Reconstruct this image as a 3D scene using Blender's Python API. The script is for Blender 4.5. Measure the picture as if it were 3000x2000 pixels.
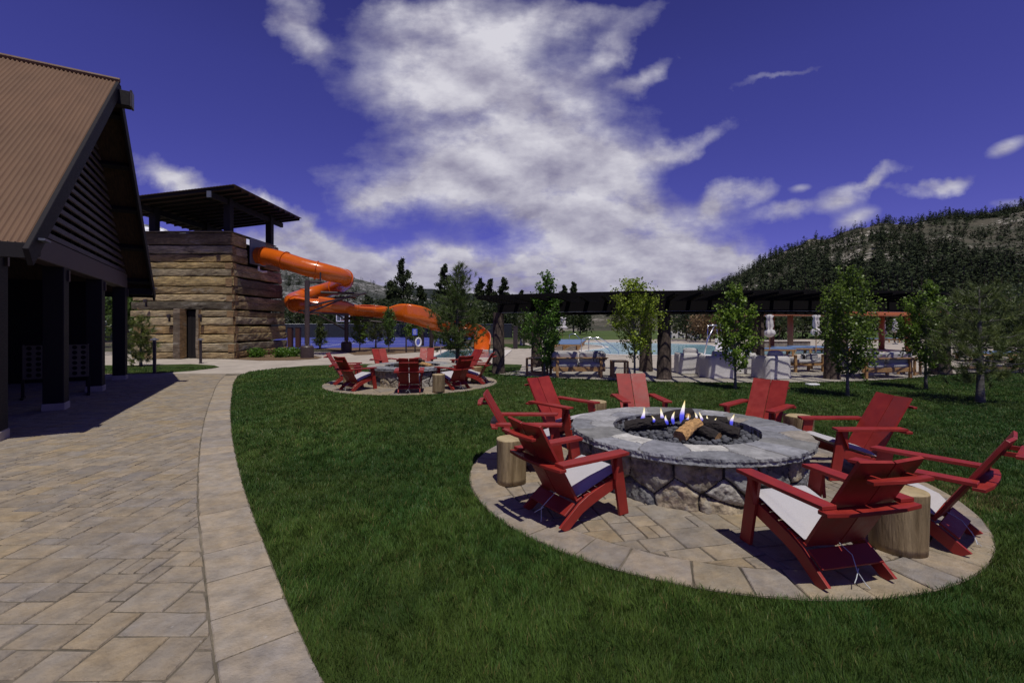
import bpy, bmesh, math, random
import numpy as np
from mathutils import Vector, Matrix, noise
from mathutils.geometry import tessellate_polygon
R = math.radians
for o in list(bpy.data.objects): bpy.data.objects.remove(o)
C = bpy.context.scene
col = C.collection
# ------------------------------------------------------------------ camera
CAM_H, FOC, HOR = 1.65, 1333.0, 950.0      # eye height (m), focal length and horizon row in photo pixels
cd = bpy.data.cameras.new('camera'); cam = bpy.data.objects.new('camera', cd); col.objects.link(cam)
cam.location = (0, 0, CAM_H); cam.rotation_euler = (R(90), 0, 0)
cd.sensor_width = 36; cd.lens = 16; cd.shift_y = -(1000 - HOR) / 3000; cd.clip_start = .05; cd.clip_end = 9000
C.camera = cam
C.view_settings.view_transform = 'Standard'; C.view_settings.look = 'None'
C.view_settings.exposure = -0.62; C.view_settings.gamma = 1
C.render.engine = 'CYCLES'
C.cycles.max_bounces = 6; C.cycles.transparent_max_bounces = 12
# ------------------------------------------------------------------ node helpers
def nd(nt, typ, ins=None, **props):
    n = nt.nodes.new(typ)
    for k, v in props.items(): setattr(n, k, v)
    if ins:
        for k, v in ins.items():
            s = n.inputs[k]
            if isinstance(v, bpy.types.NodeSocket): nt.links.new(v, s)
            else: s.default_value = v
    return n
def mth(nt, op, a, b=None, c=None, clamp=False):
    ins = {0: a}
    if b is not None: ins[1] = b
    if c is not None: ins[2] = c
    return nd(nt, 'ShaderNodeMath', ins, operation=op, use_clamp=clamp).outputs[0]
def c4(c): return (c[0], c[1], c[2], 1)
def mixc(nt, f, a, b, mode='MIX'):
    n = nd(nt, 'ShaderNodeMix', None, data_type='RGBA', blend_type=mode)
    for i, v in ((0, f), (6, a), (7, b)):
        if isinstance(v, bpy.types.NodeSocket): nt.links.new(v, n.inputs[i])
        else: n.inputs[i].default_value = v if i == 0 else c4(v)
    return n.outputs[2]
def ramp(nt, f, stops):
    n = nd(nt, 'ShaderNodeValToRGB', {0: f}); cr = n.color_ramp
    while len(cr.elements) < len(stops): cr.elements.new(.5)
    for e, (p, c) in zip(cr.elements, stops):
        e.position = p; e.color = c4(c) if not isinstance(c, (int, float)) else (c, c, c, 1)
    return n.outputs[0]
# ------------------------------------------------------------------ world: Nishita sky with broken cloud
SUN_EL, SUN_AZ = 67.0, 165.0            # azimuth clockwise from +Y: the sun stands high behind the camera
w = bpy.data.worlds.new('World'); C.world = w; w.use_nodes = True; nt = w.node_tree; nt.nodes.clear()
sky = nd(nt, 'ShaderNodeTexSky', sky_type='NISHITA', sun_disc=False, sun_elevation=R(SUN_EL), sun_rotation=R(SUN_AZ), altitude=1500, air_density=1.0, dust_density=.3, ozone_density=2.0)
tc = nd(nt, 'ShaderNodeTexCoord').outputs['Generated']
sx = nd(nt, 'ShaderNodeSeparateXYZ', {0: tc}); dx, dy, dz = sx.outputs
dyc = mth(nt, 'MAXIMUM', dy, .12)
U = mth(nt, 'DIVIDE', dx, dyc); V = mth(nt, 'DIVIDE', dz, dyc)
P2 = nd(nt, 'ShaderNodeCombineXYZ', {0: U, 1: V}).outputs[0]
zc = mth(nt, 'ADD', mth(nt, 'MAXIMUM', dz, 0), .22)
PC = nd(nt, 'ShaderNodeCombineXYZ', {0: mth(nt, 'DIVIDE', dx, zc), 1: mth(nt, 'DIVIDE', dy, zc), 2: 3.1}).outputs[0]
warp = nd(nt, 'ShaderNodeTexNoise', {'Vector': PC, 'Scale': 1.3, 'Detail': 3}).outputs['Color']
PW = nd(nt, 'ShaderNodeVectorMath', {0: PC, 1: warp}, operation='MULTIPLY_ADD'); PW.inputs[2].default_value = (0, 0, 0)
PW = nd(nt, 'ShaderNodeVectorMath', {0: PC, 1: nd(nt, 'ShaderNodeVectorMath', {0: warp, 1: (.55, .55, .55)}, operation='MULTIPLY').outputs[0]}, operation='ADD').outputs[0]
fb = nd(nt, 'ShaderNodeTexNoise', {'Vector': PW, 'Scale': 2.6, 'Detail': 9, 'Roughness': .58}).outputs['Fac']
P2b = nd(nt, 'ShaderNodeVectorMath', {0: P2, 1: (0, 1.5, 0)}, operation='MULTIPLY_ADD')
P2b.inputs[1].default_value = (1, 1.7, 1); P2b.inputs[2].default_value = (5.2, 1.3, 0)
fb2 = nd(nt, 'ShaderNodeTexNoise', {'Vector': P2b.outputs[0], 'Scale': 6.5, 'Detail': 10, 'Roughness': .64}).outputs['Fac']
# cloud banks: (azimuth tangent, elevation tangent, half width, half height, tilt, strength)
def vpx(x, y): return ((x * 1.2755 - 1500) / FOC, (HOR - y * 1.2755) / FOC)
banks = [(1060, 110, 180, 130, 20, .74), (1170, 280, 300, 170, -22, 1.15), (1330, 400, 235, 95, -30, .95), (1030, 420, 215, 85, 0, 1.0), (860, 470, 80, 36, 10, .8), (1400, 110, 120, 34, 32, .62), (1480, 165, 80, 24, 22, .6), (1330, 40, 190, 30, 8, .55), (960, 25, 110, 36, 0, .55),
         (1400, 530, 270, 80, -8, 1.0), (880, 606, 330, 46, -6, 1.15), (1330, 640, 400, 46, 0, 1.3), (700, 545, 80, 36, -26, 1.15), (385, 405, 110, 34, -8, 1.2), (590, 470, 66, 28, -28, 1.1), (560, 580, 110, 40, 0, 1.0), (1500, 590, 200, 50, -4, 1.0),
         (680, 50, 80, 60, -48, .70), (1680, 462, 92, 30, 26, .85), (1800, 492, 72, 28, 10, 1.0), (1925, 462, 50, 24, 14, .8), (2012, 410, 88, 20, 34, .85), (1968, 500, 52, 20, 22, .85), (2155, 418, 92, 24, 8, .85), (2312, 338, 50, 18, 24, .7),
         (1650, 600, 110, 26, 4, 1.0), (1220, 672, 600, 60, 0, 1.3), (1800, 172, 150, 12, 14, .36), (2335, 468, 60, 14, 0, .6), (1560, 330, 120, 24, 18, .6), (1840, 432, 26, 10, 10, .6)]
# bend the banks with noise so that their outlines billow and fray
wv1 = nd(nt, 'ShaderNodeTexNoise', {'Vector': P2, 'Scale': 5.0, 'Detail': 6, 'Roughness': .56}).outputs['Color']
ws = nd(nt, 'ShaderNodeSeparateXYZ', {0: wv1}).outputs
UW = mth(nt, 'ADD', U, mth(nt, 'MULTIPLY', mth(nt, 'SUBTRACT', ws[0], .5), .26)); VW = mth(nt, 'ADD', V, mth(nt, 'MULTIPLY', mth(nt, 'SUBTRACT', ws[1], .5), .17))
tot = None
for (bx, by, rx, ry, tilt, st) in banks:
    u0, v0 = vpx(bx, by); rx *= .98; ry *= .98; k = 1.2755 / FOC; ca, sa = math.cos(R(tilt)), math.sin(R(tilt))
    du = mth(nt, 'SUBTRACT', UW if rx > 60 else U, u0); dv = mth(nt, 'SUBTRACT', VW if rx > 60 else V, v0)
    a = mth(nt, 'MULTIPLY_ADD', du, ca / (rx * k), mth(nt, 'MULTIPLY', dv, sa / (rx * k)))
    b = mth(nt, 'MULTIPLY_ADD', du, -sa / (ry * k), mth(nt, 'MULTIPLY', dv, ca / (ry * k)))
    r2 = mth(nt, 'MULTIPLY_ADD', a, a, mth(nt, 'MULTIPLY', b, b))
    g = mth(nt, 'MULTIPLY', mth(nt, 'EXPONENT', mth(nt, 'MULTIPLY', r2, -1.15)), st)
    tot = g if tot is None else mth(nt, 'ADD', tot, g)
tot = mth(nt, 'MINIMUM', tot, 1.25)
nse = mth(nt, 'ADD', mth(nt, 'MULTIPLY', mth(nt, 'SUBTRACT', fb, .5), 1.7), mth(nt, 'MULTIPLY', mth(nt, 'SUBTRACT', fb2, .5), 1.9))
# outside the view the cloud field simply follows the noise
dens = mth(nt, 'ADD', tot, mth(nt, 'MULTIPLY', nse, mth(nt, 'MULTIPLY_ADD', tot, .80, .16)))
al = nd(nt, 'ShaderNodeMapRange', {0: dens, 1: .16, 2: 1.08, 3: 0, 4: 1}, interpolation_type='LINEAR').outputs[0]
# the sunlit tops of the billows: the field compared with itself a little higher up
P2u = nd(nt, 'ShaderNodeVectorMath', {0: P2b.outputs[0], 1: (.012, .060, 0)}, operation='ADD').outputs[0]
sA = nd(nt, 'ShaderNodeTexNoise', {'Vector': P2b.outputs[0], 'Scale': 5.0, 'Detail': 8, 'Roughness': .56}).outputs['Fac']
sB = nd(nt, 'ShaderNodeTexNoise', {'Vector': P2u, 'Scale': 5.0, 'Detail': 8, 'Roughness': .56}).outputs['Fac']
lit = mth(nt, 'MULTIPLY', mth(nt, 'SUBTRACT', sA, sB), .72)
sh = mth(nt, 'ADD', mth(nt, 'ADD', lit, mth(nt, 'MULTIPLY_ADD', fb, .30, .385)), mth(nt, 'MULTIPLY', mth(nt, 'SUBTRACT', mth(nt, 'MINIMUM', V, .5), .22), .16))
ccol = ramp(nt, sh, [(.36, (.32, .30, .47)), (.45, (.48, .46, .62)), (.54, (.68, .66, .80)), (.68, (1.02, 1.0, 1.10))])
skyt = mixc(nt, 1.0, sky.outputs[0], (.82, .55, 1.52), 'MULTIPLY')
lowm = mth(nt, 'MULTIPLY', mth(nt, 'SUBTRACT', 1.0, mth(nt, 'MULTIPLY', V, 1.15), clamp=True), .0)
zen = nd(nt, 'ShaderNodeMapRange', {0: dz, 1: .45, 2: .95, 3: 1.0, 4: .42}).outputs[0]      # overhead sky dimmed to weaken its fill light in the shadows
skyt = nd(nt, 'ShaderNodeVectorMath', {0: skyt, 1: nd(nt, 'ShaderNodeCombineXYZ', {0: zen, 1: zen, 2: zen}).outputs[0]}, operation='MULTIPLY').outputs[0]
skyb = nd(nt, 'ShaderNodeVectorMath', {0: skyt, 1: (.080, .080, .080)}, operation='MULTIPLY').outputs[0]
cb = nd(nt, 'ShaderNodeVectorMath', {0: ccol, 1: (1.0, 1.0, 1.0)}, operation='MULTIPLY').outputs[0]
mx = mixc(nt, al, skyb, cb)
bg = nd(nt, 'ShaderNodeBackground', {'Color': mx, 'Strength': 1.0})
nd(nt, 'ShaderNodeOutputWorld', {0: bg.outputs[0]})
# ------------------------------------------------------------------ sun
sl = bpy.data.lights.new('sun', 'SUN'); sl.energy = 5.0; sl.angle = R(.53); sl.color = (1, .95, .87)
so = bpy.data.objects.new('sun', sl); col.objects.link(so)
sd = Vector((math.sin(R(SUN_AZ)) * math.cos(R(SUN_EL)), math.cos(R(SUN_AZ)) * math.cos(R(SUN_EL)), math.sin(R(SUN_EL))))
so.rotation_euler = sd.to_track_quat('Z', 'Y').to_euler(); so.location = sd * 50
# ------------------------------------------------------------------ metres from the photograph
def G(px, py, z=0.0):
    D = FOC * (CAM_H - z) / (py - HOR); return ((px - 1500) / FOC * D, D)
def AT(px, D): return (px - 1500) / FOC * D
def ZT(py, D): return CAM_H + (HOR - py) / FOC * D
# ------------------------------------------------------------------ materials
MATS = {}
def mat(name, base, rough=.6, spec=.5, metal=0, var=0.0, vscale=6, bump=0.0, bscale=40, attr=False, base2=None, stretch=(1, 1, 1), coat=0, trans=0, sheen=0, detail=5, vari2=None):
    if name in MATS: return MATS[name]
    m = bpy.data.materials.new(name); m.use_nodes = True; t = m.node_tree
    b = t.nodes['Principled BSDF']; out = t.nodes['Material Output']
    b.inputs['Roughness'].default_value = rough; b.inputs['Metallic'].default_value = metal
    b.inputs['Specular IOR Level'].default_value = spec; b.inputs['Coat Weight'].default_value = coat
    co = nd(t, 'ShaderNodeTexCoord').outputs['Object']
    mp = nd(t, 'ShaderNodeMapping', {'Vector': co, 'Scale': stretch}).outputs[0]
    c = None
    if attr: c = nd(t, 'ShaderNodeAttribute', attribute_name='Col').outputs['Color']
    if base2 is not None:
        n = nd(t, 'ShaderNodeTexNoise', {'Vector': mp, 'Scale': vscale, 'Detail': detail, 'Roughness': .6}).outputs['Fac']
        f = ramp(t, n, [(.38, 0.0), (.62, 1.0)]); c = mixc(t, f, c if c is not None else base, base2)
    if var:
        n = nd(t, 'ShaderNodeTexNoise', {'Vector': mp, 'Scale': vscale * 2.3, 'Detail': 8, 'Roughness': .65}).outputs['Fac']
        v = nd(t, 'ShaderNodeMapRange', {0: n, 1: .3, 2: .7, 3: 1 - var, 4: 1 + var}).outputs[0]
        vc = nd(t, 'ShaderNodeCombineXYZ', {0: v, 1: v, 2: v}).outputs[0]
        c = nd(t, 'ShaderNodeVectorMath', {0: c if c is not None else (base[0], base[1], base[2]), 1: vc}, operation='MULTIPLY').outputs[0]
        if rough > .2:
            t.links.new(nd(t, 'ShaderNodeMapRange', {0: n, 1: .3, 2: .7, 3: max(.05, rough - .12), 4: min(1, rough + .12)}).outputs[0], b.inputs['Roughness'])
    if c is None: b.inputs['Base Color'].default_value = c4(base)
    else: t.links.new(c, b.inputs['Base Color'])
    if bump:
        n = nd(t, 'ShaderNodeTexNoise', {'Vector': mp, 'Scale': bscale, 'Detail': 6, 'Roughness': .6}).outputs['Fac']
        bp = nd(t, 'ShaderNodeBump', {'Height': n, 'Strength': bump, 'Distance': .02})
        t.links.new(bp.outputs[0], b.inputs['Normal'])
    if trans:
        tr = nd(t, 'ShaderNodeBsdfTranslucent')
        if c is None: tr.inputs[0].default_value = c4(base)
        else: t.links.new(c, tr.inputs[0])
        ms = nd(t, 'ShaderNodeMixShader', {0: trans, 1: b.outputs[0], 2: tr.outputs[0]})
        t.links.new(ms.outputs[0], out.inputs[0])
    MATS[name] = m; return m
red = mat('red_paint', (.30, .026, .018), .48, .4, var=.16, vscale=4, bump=.12, bscale=160, base2=(.255, .022, .015))
cushion_m = mat('cushion_fabric', (.50, .49, .51), .9, .2, var=.09, vscale=60, bump=.35, bscale=260)
string_m = mat('string', (.55, .58, .58), .8)
logwood = mat('stump_wood', (.35, .265, .14), .6, .3, var=.22, vscale=3, base2=(.19, .135, .065), stretch=(5, 5, .55), bump=.8, bscale=10, detail=8)
endgrain = mat('stump_top', (.46, .37, .21), .65, .3, var=.15, vscale=6, base2=(.36, .28, .15), bump=.2)
dark_wood = mat('dark_stained_wood', (.014, .012, .014), .7, .25, var=.3, vscale=4, stretch=(1, 1, 8), bump=.4, bscale=30)
black_stain = mat('black_stained_timber', (.007, .006, .007), .9, .12, var=.3, vscale=4)
louver_m = mat('louver_stain', (.075, .052, .055), .6, .35, var=.3, vscale=4, bump=.4, bscale=30, stretch=(1, 1, 5))
soffit_m = mat('soffit_boards', (.075, .045, .027), .7, .2, var=.35, vscale=5, base2=(.04, .025, .017), bump=.3, stretch=(6, 1, 1))
black_steel = mat('dark_steel', (.035, .026, .028), .45, .5, var=.2, vscale=5)
brown_steel = mat('brown_painted_steel', (.055, .036, .034), .5, .5, var=.2, vscale=5, bump=.1)
concrete_m = mat('pale_concrete', (.45, .40, .335), .85, .3, var=.12, vscale=1.1, base2=(.38, .335, .28), bump=.25, bscale=60)
coping_m = mat('coping_stone', (.62, .58, .52), .8, .3, var=.08, vscale=3, bump=.15)
chrome = mat('stainless_steel', (.75, .75, .77), .22, metal=1)
teak = mat('teak_wood', (.40, .235, .095), .55, .35, var=.2, vscale=4, base2=(.30, .17, .07), bump=.25, stretch=(2, 2, 2))
grey_cloth = mat('grey_outdoor_fabric', (.42, .41, .40), .9, .2, var=.08, vscale=9, bump=.3, bscale=120)
white_cloth = mat('white_slipcover', (.58, .56, .54), .9, .2, var=.06, vscale=6, bump=.5, bscale=14)
blue_cloth = mat('blue_lounger_fabric', (.13, .20, .34), .85, .2, var=.1, vscale=9)
mulch_m = mat('wood_chip_mulch', (.20, .135, .08), .95, .2, var=.45, vscale=16, base2=(.11, .07, .042), bump=1.0, bscale=60, detail=8)
attr_stone = mat('laid_stone', (.3, .3, .3), .82, .35, var=.20, vscale=9, bump=.55, bscale=55, attr=True)
paver_m = mat('tumbled_pavers', (.3, .3, .3), .8, .35, var=.26, vscale=3.2, bump=.7, bscale=34, attr=True, detail=9)
pt = paver_m.node_tree
def _pav():
    t = paver_m.node_tree; b = t.nodes['Principled BSDF']; src = b.inputs['Base Color'].links[0].from_socket
    co = nd(t, 'ShaderNodeTexCoord').outputs['Object']; n = nd(t, 'ShaderNodeTexNoise', {'Vector': co, 'Scale': 5.0, 'Detail': 6, 'Roughness': .65}).outputs['Fac']
    warm = mixc(t, 1.0, src, (1.02, .92, .74), 'MULTIPLY'); cool = mixc(t, 1.0, src, (.92, .88, .80), 'MULTIPLY'); c = mixc(t, ramp(t, n, [(.40, 0.), (.60, 1.)]), cool, warm)
    n2 = nd(t, 'ShaderNodeTexNoise', {'Vector': co, 'Scale': 22.0, 'Detail': 4, 'Roughness': .7}).outputs['Fac']; c = mixc(t, mth(t, 'MULTIPLY', ramp(t, n2, [(.66, 0.), (.74, 1.)]), .45), c, (.50, .49, .46))
    t.links.new(c, b.inputs['Base Color'])
_pav()
joint_m = mat('sand_joint', (.20, .172, .13), .95, .2, var=.35, vscale=2.4, base2=(.11, .095, .07), bump=.6, bscale=120)
attr_wood = mat('hewn_timber', (.3, .2, .1), .8, .3, var=.6, vscale=1.6, bump=1.0, bscale=5, attr=True, stretch=(1.2, 1.2, 9), detail=9)
def _wd():
    t = attr_wood.node_tree; b = t.nodes['Principled BSDF']; src = b.inputs['Base Color'].links[0].from_socket
    co = nd(t, 'ShaderNodeMapping', {'Vector': nd(t, 'ShaderNodeTexCoord').outputs['Object'], 'Scale': (.9, .9, 3.0)}).outputs[0]
    n = nd(t, 'ShaderNodeTexNoise', {'Vector': co, 'Scale': 1.7, 'Detail': 8, 'Roughness': .7}).outputs['Fac']
    c = mixc(t, mth(t, 'MULTIPLY', ramp(t, n, [(.56, 0.), (.68, 1.)]), .6), src, (.38, .35, .29)); c = mixc(t, mth(t, 'MULTIPLY', ramp(t, n, [(.34, 1.), (.46, 0.)]), .75), c, (.06, .035, .018))
    g = nd(t, 'ShaderNodeTexNoise', {'Vector': nd(t, 'ShaderNodeMapping', {'Vector': co, 'Scale': (1, 1, 16)}).outputs[0], 'Scale': 2.2, 'Detail': 4}).outputs['Fac']
    c = mixc(t, ramp(t, g, [(.36, .75), (.46, 0.)]), c, (.03, .02, .013)); t.links.new(c, b.inputs['Base Color'])
_wd()
bark_m = mat('rough_bark', (.125, .095, .075), .95, .2, var=.5, vscale=7, base2=(.05, .038, .032), bump=1.0, bscale=14, stretch=(1.4, 1.4, .6), detail=8)
grey_bark = mat('pale_grey_bark', (.21, .20, .175), .85, .25, var=.3, vscale=8, base2=(.10, .09, .075), bump=.6, bscale=20, stretch=(1, 1, 4))
twig_m = mat('twig_bark', (.16, .12, .085), .9, .2, var=.2)
leaf_m = mat('green_leaves', (.1, .2, .03), .42, .45, attr=True, trans=.42)
needle_m = mat('pine_needles', (.05, .09, .02), .5, .4, attr=True, trans=.12)
far_leaf = mat('far_foliage', (.03, .05, .02), .8, .2, attr=True)
grass_m = mat('grass_blades', (.05, .1, .02), .5, .35, attr=True, trans=.22)
orange = mat('orange_fibreglass', (.60, .115, .008), .22, .45, coat=.35, var=.05, vscale=1.5)
orange_in = orange
terracotta = mat('terracotta_paint', (.33, .12, .062), .6, .3, var=.08)
lawn_soil = mat('lawn_thatch', (.032, .058, .014), .95, .1, var=.35, vscale=1.6, base2=(.046, .068, .015), bump=.8, bscale=90, detail=8)
meadow_m = mat('meadow_grass', (.085, .12, .035), .95, .1, var=.25, vscale=.25, base2=(.06, .095, .028), bump=.3, bscale=10)
dirt_m = mat('dry_ground', (.13, .10, .065), .95, .2, var=.3, vscale=.2, base2=(.07, .075, .04), bump=.4, bscale=3)
mesh_screen = mat('black_windscreen', (.022, .026, .03), .55, .4, var=.3, vscale=3)
blue_court = mat('blue_court_surface', (.055, .07, .30), .75, .3, var=.06, vscale=1)
white_paint = mat('white_paint', (.75, .75, .76), .6, .4)
grey_metal = mat('grey_sheet_metal', (.11, .12, .15), .4, .5, var=.1)
char = mat('charred_bark', (.022, .018, .017), .85, .3, var=.5, vscale=20, bump=1, bscale=45)
lava = mat('lava_pebbles', (.055, .058, .068), .75, .35, attr=True, var=.25, vscale=60, bump=.35, bscale=180)
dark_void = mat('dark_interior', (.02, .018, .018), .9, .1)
cream = mat('shaded_cream_board', (.11, .098, .07), .6, .3, var=.05)  # cream darkened in the colour itself for deep indoor shade
sign_blue = mat('sign_blue', (.05, .09, .55), .5, .4)
plaid_m = mat('striped_fabric', (.03, .03, .035), .9, .2)
def _plaid():
    t = plaid_m.node_tree; b = t.nodes['Principled BSDF']
    co = nd(t, 'ShaderNodeTexCoord').outputs['Object']
    wv = nd(t, 'ShaderNodeTexWave', {'Vector': co, 'Scale': 7.0}, bands_direction='X').outputs['Fac']
    t.links.new(ramp(t, wv, [(.45, (.03, .03, .035)), (.55, (.55, .55, .55))]), b.inputs['Base Color'])
_plaid()
def _corr():
    m = mat('rusted_corrugated_metal', (.165, .098, .060), .65, .25, var=.10, vscale=1.2, base2=(.148, .090, .056), stretch=(1, .35, .35), bump=.12, bscale=30); return m
corr_m = _corr()
def _water(name, c1, c2, sc):
    m = bpy.data.materials.new(name); m.use_nodes = True; t = m.node_tree; b = t.nodes['Principled BSDF']
    co = nd(t, 'ShaderNodeTexCoord').outputs['Object']
    n = nd(t, 'ShaderNodeTexNoise', {'Vector': co, 'Scale': .6, 'Detail': 3}).outputs['Fac']
    v = nd(t, 'ShaderNodeTexVoronoi', {'Vector': co, 'Scale': 3.0}, feature='SMOOTH_F1').outputs['Distance']
    c = mixc(t, ramp(t, n, [(.4, 0.), (.6, 1.)]), c1, c2)
    c = mixc(t, mth(t, 'MULTIPLY', v, .35), c, (c2[0] * 1.6, c2[1] * 1.5, c2[2] * 1.4))
    t.links.new(c, b.inputs['Base Color']); b.inputs['Roughness'].default_value = .06; b.inputs['IOR'].default_value = 1.33
    n2 = nd(t, 'ShaderNodeTexNoise', {'Vector': nd(t, 'ShaderNodeMapping', {'Vector': co, 'Scale': (1, 2.2, 1)}).outputs[0], 'Scale': sc, 'Detail': 3}).outputs['Fac']
    bp = nd(t, 'ShaderNodeBump', {'Height': n2, 'Strength': .35, 'Distance': .04}); t.links.new(bp.outputs[0], b.inputs['Normal'])
    return m
water_m = _water('pool_water', (.20, .43, .52), (.30, .56, .64), 3.5)
water2_m = _water('slide_pool_water', (.035, .13, .17), (.06, .19, .22), 4)
def _hill(name, rock, scrub, dark, rs, thr):
    m = bpy.data.materials.new(name); m.use_nodes = True; t = m.node_tree; b = t.nodes['Principled BSDF']
    b.inputs['Roughness'].default_value = .95; b.inputs['Specular IOR Level'].default_value = .1
    co = nd(t, 'ShaderNodeTexCoord').outputs['Object']
    big = nd(t, 'ShaderNodeTexNoise', {'Vector': co, 'Scale': .014, 'Detail': 6, 'Roughness': .6}).outputs['Fac']
    fin = nd(t, 'ShaderNodeTexNoise', {'Vector': co, 'Scale': rs, 'Detail': 5, 'Roughness': .75}).outputs['Fac']
    mid = nd(t, 'ShaderNodeTexNoise', {'Vector': co, 'Scale': rs * .25, 'Detail': 5, 'Roughness': .7}).outputs['Fac']
    c = mixc(t, ramp(t, mid, [(.4, 0.), (.6, 1.)]), scrub, dark)
    s = mth(t, 'ADD', mth(t, 'MULTIPLY', big, .55), mth(t, 'MULTIPLY', fin, .75))
    f = ramp(t, s, [(thr, 0.), (thr + .07, 1.)]); c = mixc(t, f, c, rock)
    t.links.new(c, b.inputs['Base Color'])
    bp = nd(t, 'ShaderNodeBump', {'Height': fin, 'Strength': .8, 'Distance': 3.0}); t.links.new(bp.outputs[0], b.inputs['Normal'])
    return m
hill_m = _hill('wooded_granite_slope', (.50, .46, .40), (.10, .092, .068), (.055, .060, .040), .16, .69)
hill_l = _hill('bare_granite_slope', (.34, .33, .32), (.075, .08, .065), (.04, .048, .04), .22, .67)
hill_f = _hill('distant_forest_slope', (.16, .16, .15), (.025, .032, .028), (.018, .024, .022), .06, .74)
def _snow():
    m = _hill('snowy_mountain', (.80, .82, .86), (.10, .11, .11), (.06, .07, .07), .02, .62); return m
snow_m = _snow()
# ------------------------------------------------------------------ object helpers
def tag(o, label=None, cat=None, group=None, kind=None):
    if label: o['label'] = label
    if cat: o['category'] = cat
    if group: o['group'] = group
    if kind: o['kind'] = kind
    return o
def empty(name, loc, rz=0, parent=None):
    o = bpy.data.objects.new(name, None); o.empty_display_size = .2; col.objects.link(o)
    o.location = loc if len(loc) == 3 else (loc[0], loc[1], 0); o.rotation_euler = (0, 0, rz)
    if parent: o.parent = parent
    return o
def link(name, me, mats, parent=None, loc=None, rz=0, smooth=False):
    o = bpy.data.objects.new(name, me); col.objects.link(o)
    for m in (mats if isinstance(mats, (list, tuple)) else [mats]): me.materials.append(m)
    if smooth: me.polygons.foreach_set('use_smooth', [True] * len(me.polygons))
    if parent: o.parent = parent
    if loc is not None: o.location = loc
    o.rotation_euler = (0, 0, rz)
    return o
def copy_tree(o, parent=None):
    c = o.copy(); col.objects.link(c)
    if parent: c.parent = parent
    for ch in o.children: copy_tree(ch, c)
    return c
class MB:
    """collects shapes into one mesh"""
    def __init__(s): s.v = []; s.f = []; s.mi = []; s.c = []; s.cur = (1, 1, 1); s.m = 0
    def add(s, vs, fs, c=None, m=None):
        b = len(s.v); s.v += [tuple(p) for p in vs]; c = c or s.cur
        for f in fs: s.f.append(tuple(i + b for i in f)); s.mi.append(s.m if m is None else m); s.c.append(c)
    def box(s, c, d, rot=None, bev=0.0, col=None, m=None):
        x, y, z = d[0] / 2, d[1] / 2, d[2] / 2
        M = (rot if rot is not None else Matrix.Identity(3)); c = Vector(c)
        if bev <= 0:
            vs = [c + M @ Vector(p) for p in ((-x, -y, -z), (x, -y, -z), (x, y, -z), (-x, y, -z), (-x, -y, z), (x, -y, z), (x, y, z), (-x, y, z))]
            s.add(vs, [(0, 3, 2, 1), (4, 5, 6, 7), (0, 1, 5, 4), (1, 2, 6, 5), (2, 3, 7, 6), (3, 0, 4, 7)], col, m)
        else:
            e = min(bev, x * .9, y * .9, z * .9)
            def ring(xx, yy, zz, e2): return [(-xx + e2, -yy, zz), (xx - e2, -yy, zz), (xx, -yy + e2, zz), (xx, yy - e2, zz), (xx - e2, yy, zz), (-xx + e2, yy, zz), (-xx, yy - e2, zz), (-xx, -yy + e2, zz)]
            rs = ring(x - e, y - e, -z, 0.001) + ring(x, y, -z + e, e) + ring(x, y, z - e, e) + ring(x - e, y - e, z, .001)
            vs = [c + M @ Vector(p) for p in rs]; fs = [tuple(range(7, -1, -1)), tuple(range(24, 32))]
            for k in range(3):
                for i in range(8): j = (i + 1) % 8; fs.append((k * 8 + i, k * 8 + j, k * 8 + 8 + j, k * 8 + 8 + i))
            s.add(vs, fs, col, m)
        return s
    def tube(s, pts, rad, n=8, cap=True, col=None, m=None, squash=None):
        pts = [Vector(p) for p in pts]; N = len(pts)
        if not isinstance(rad, (list, tuple)): rad = [rad] * N
        vs = []; up = Vector((0, 0, 1)); a = None
        for i, p in enumerate(pts):
            t = (pts[min(i + 1, N - 1)] - pts[max(i - 1, 0)]).normalized()
            if a is None:
                a = t.cross(up); a = a.normalized() if a.length > .05 else t.cross(Vector((0, 1, 0))).normalized()
            a = (a - t * a.dot(t)).normalized(); b = t.cross(a)
            for k in range(n):
                an = 2 * math.pi * k / n; vs.append(p + (a * math.cos(an) + b * math.sin(an)) * rad[i])
        fs = []
        for i in range(N - 1):
            for k in range(n): j = (k + 1) % n; fs.append((i * n + k, i * n + j, (i + 1) * n + j, (i + 1) * n + k))
        if cap: fs.append(tuple(range(n - 1, -1, -1))); fs.append(tuple(range((N - 1) * n, N * n)))
        s.add(vs, fs, col, m); return s
    def prism(s, poly, x0, x1, ax='X', bev=0.0, col=None, m=None, M=None):
        """polygon (two coordinates) pulled along an axis; ax X: poly in YZ; Z: poly in XY; Y: poly in XZ"""
        n = len(poly)
        def P(a, b, t):
            v = Vector((t, a, b)) if ax == 'X' else (Vector((a, b, t)) if ax == 'Z' else Vector((a, t, b)))
            return M @ v if M else v
        if bev:
            cx = sum(p[0] for p in poly) / n; cy = sum(p[1] for p in poly) / n
            ins = []
            for (a, b) in poly:
                d = math.hypot(a - cx, b - cy) + 1e-6; ins.append((a - (a - cx) / d * bev, b - (b - cy) / d * bev))
            rings = [[P(a, b, x0) for a, b in ins], [P(a, b, x0 + bev) for a, b in poly], [P(a, b, x1 - bev) for a, b in poly], [P(a, b, x1) for a, b in ins]]
        else: rings = [[P(a, b, x0) for a, b in poly], [P(a, b, x1) for a, b in poly]]
        vs = [p for r in rings for p in r]; fs = [tuple(range(n - 1, -1, -1)), tuple(range(len(vs) - n, len(vs)))]
        for k in range(len(rings) - 1):
            for i in range(n): j = (i + 1) % n; fs.append((k * n + i, k * n + j, k * n + n + j, k * n + n + i))
        s.add(vs, fs, col, m); return s
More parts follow.
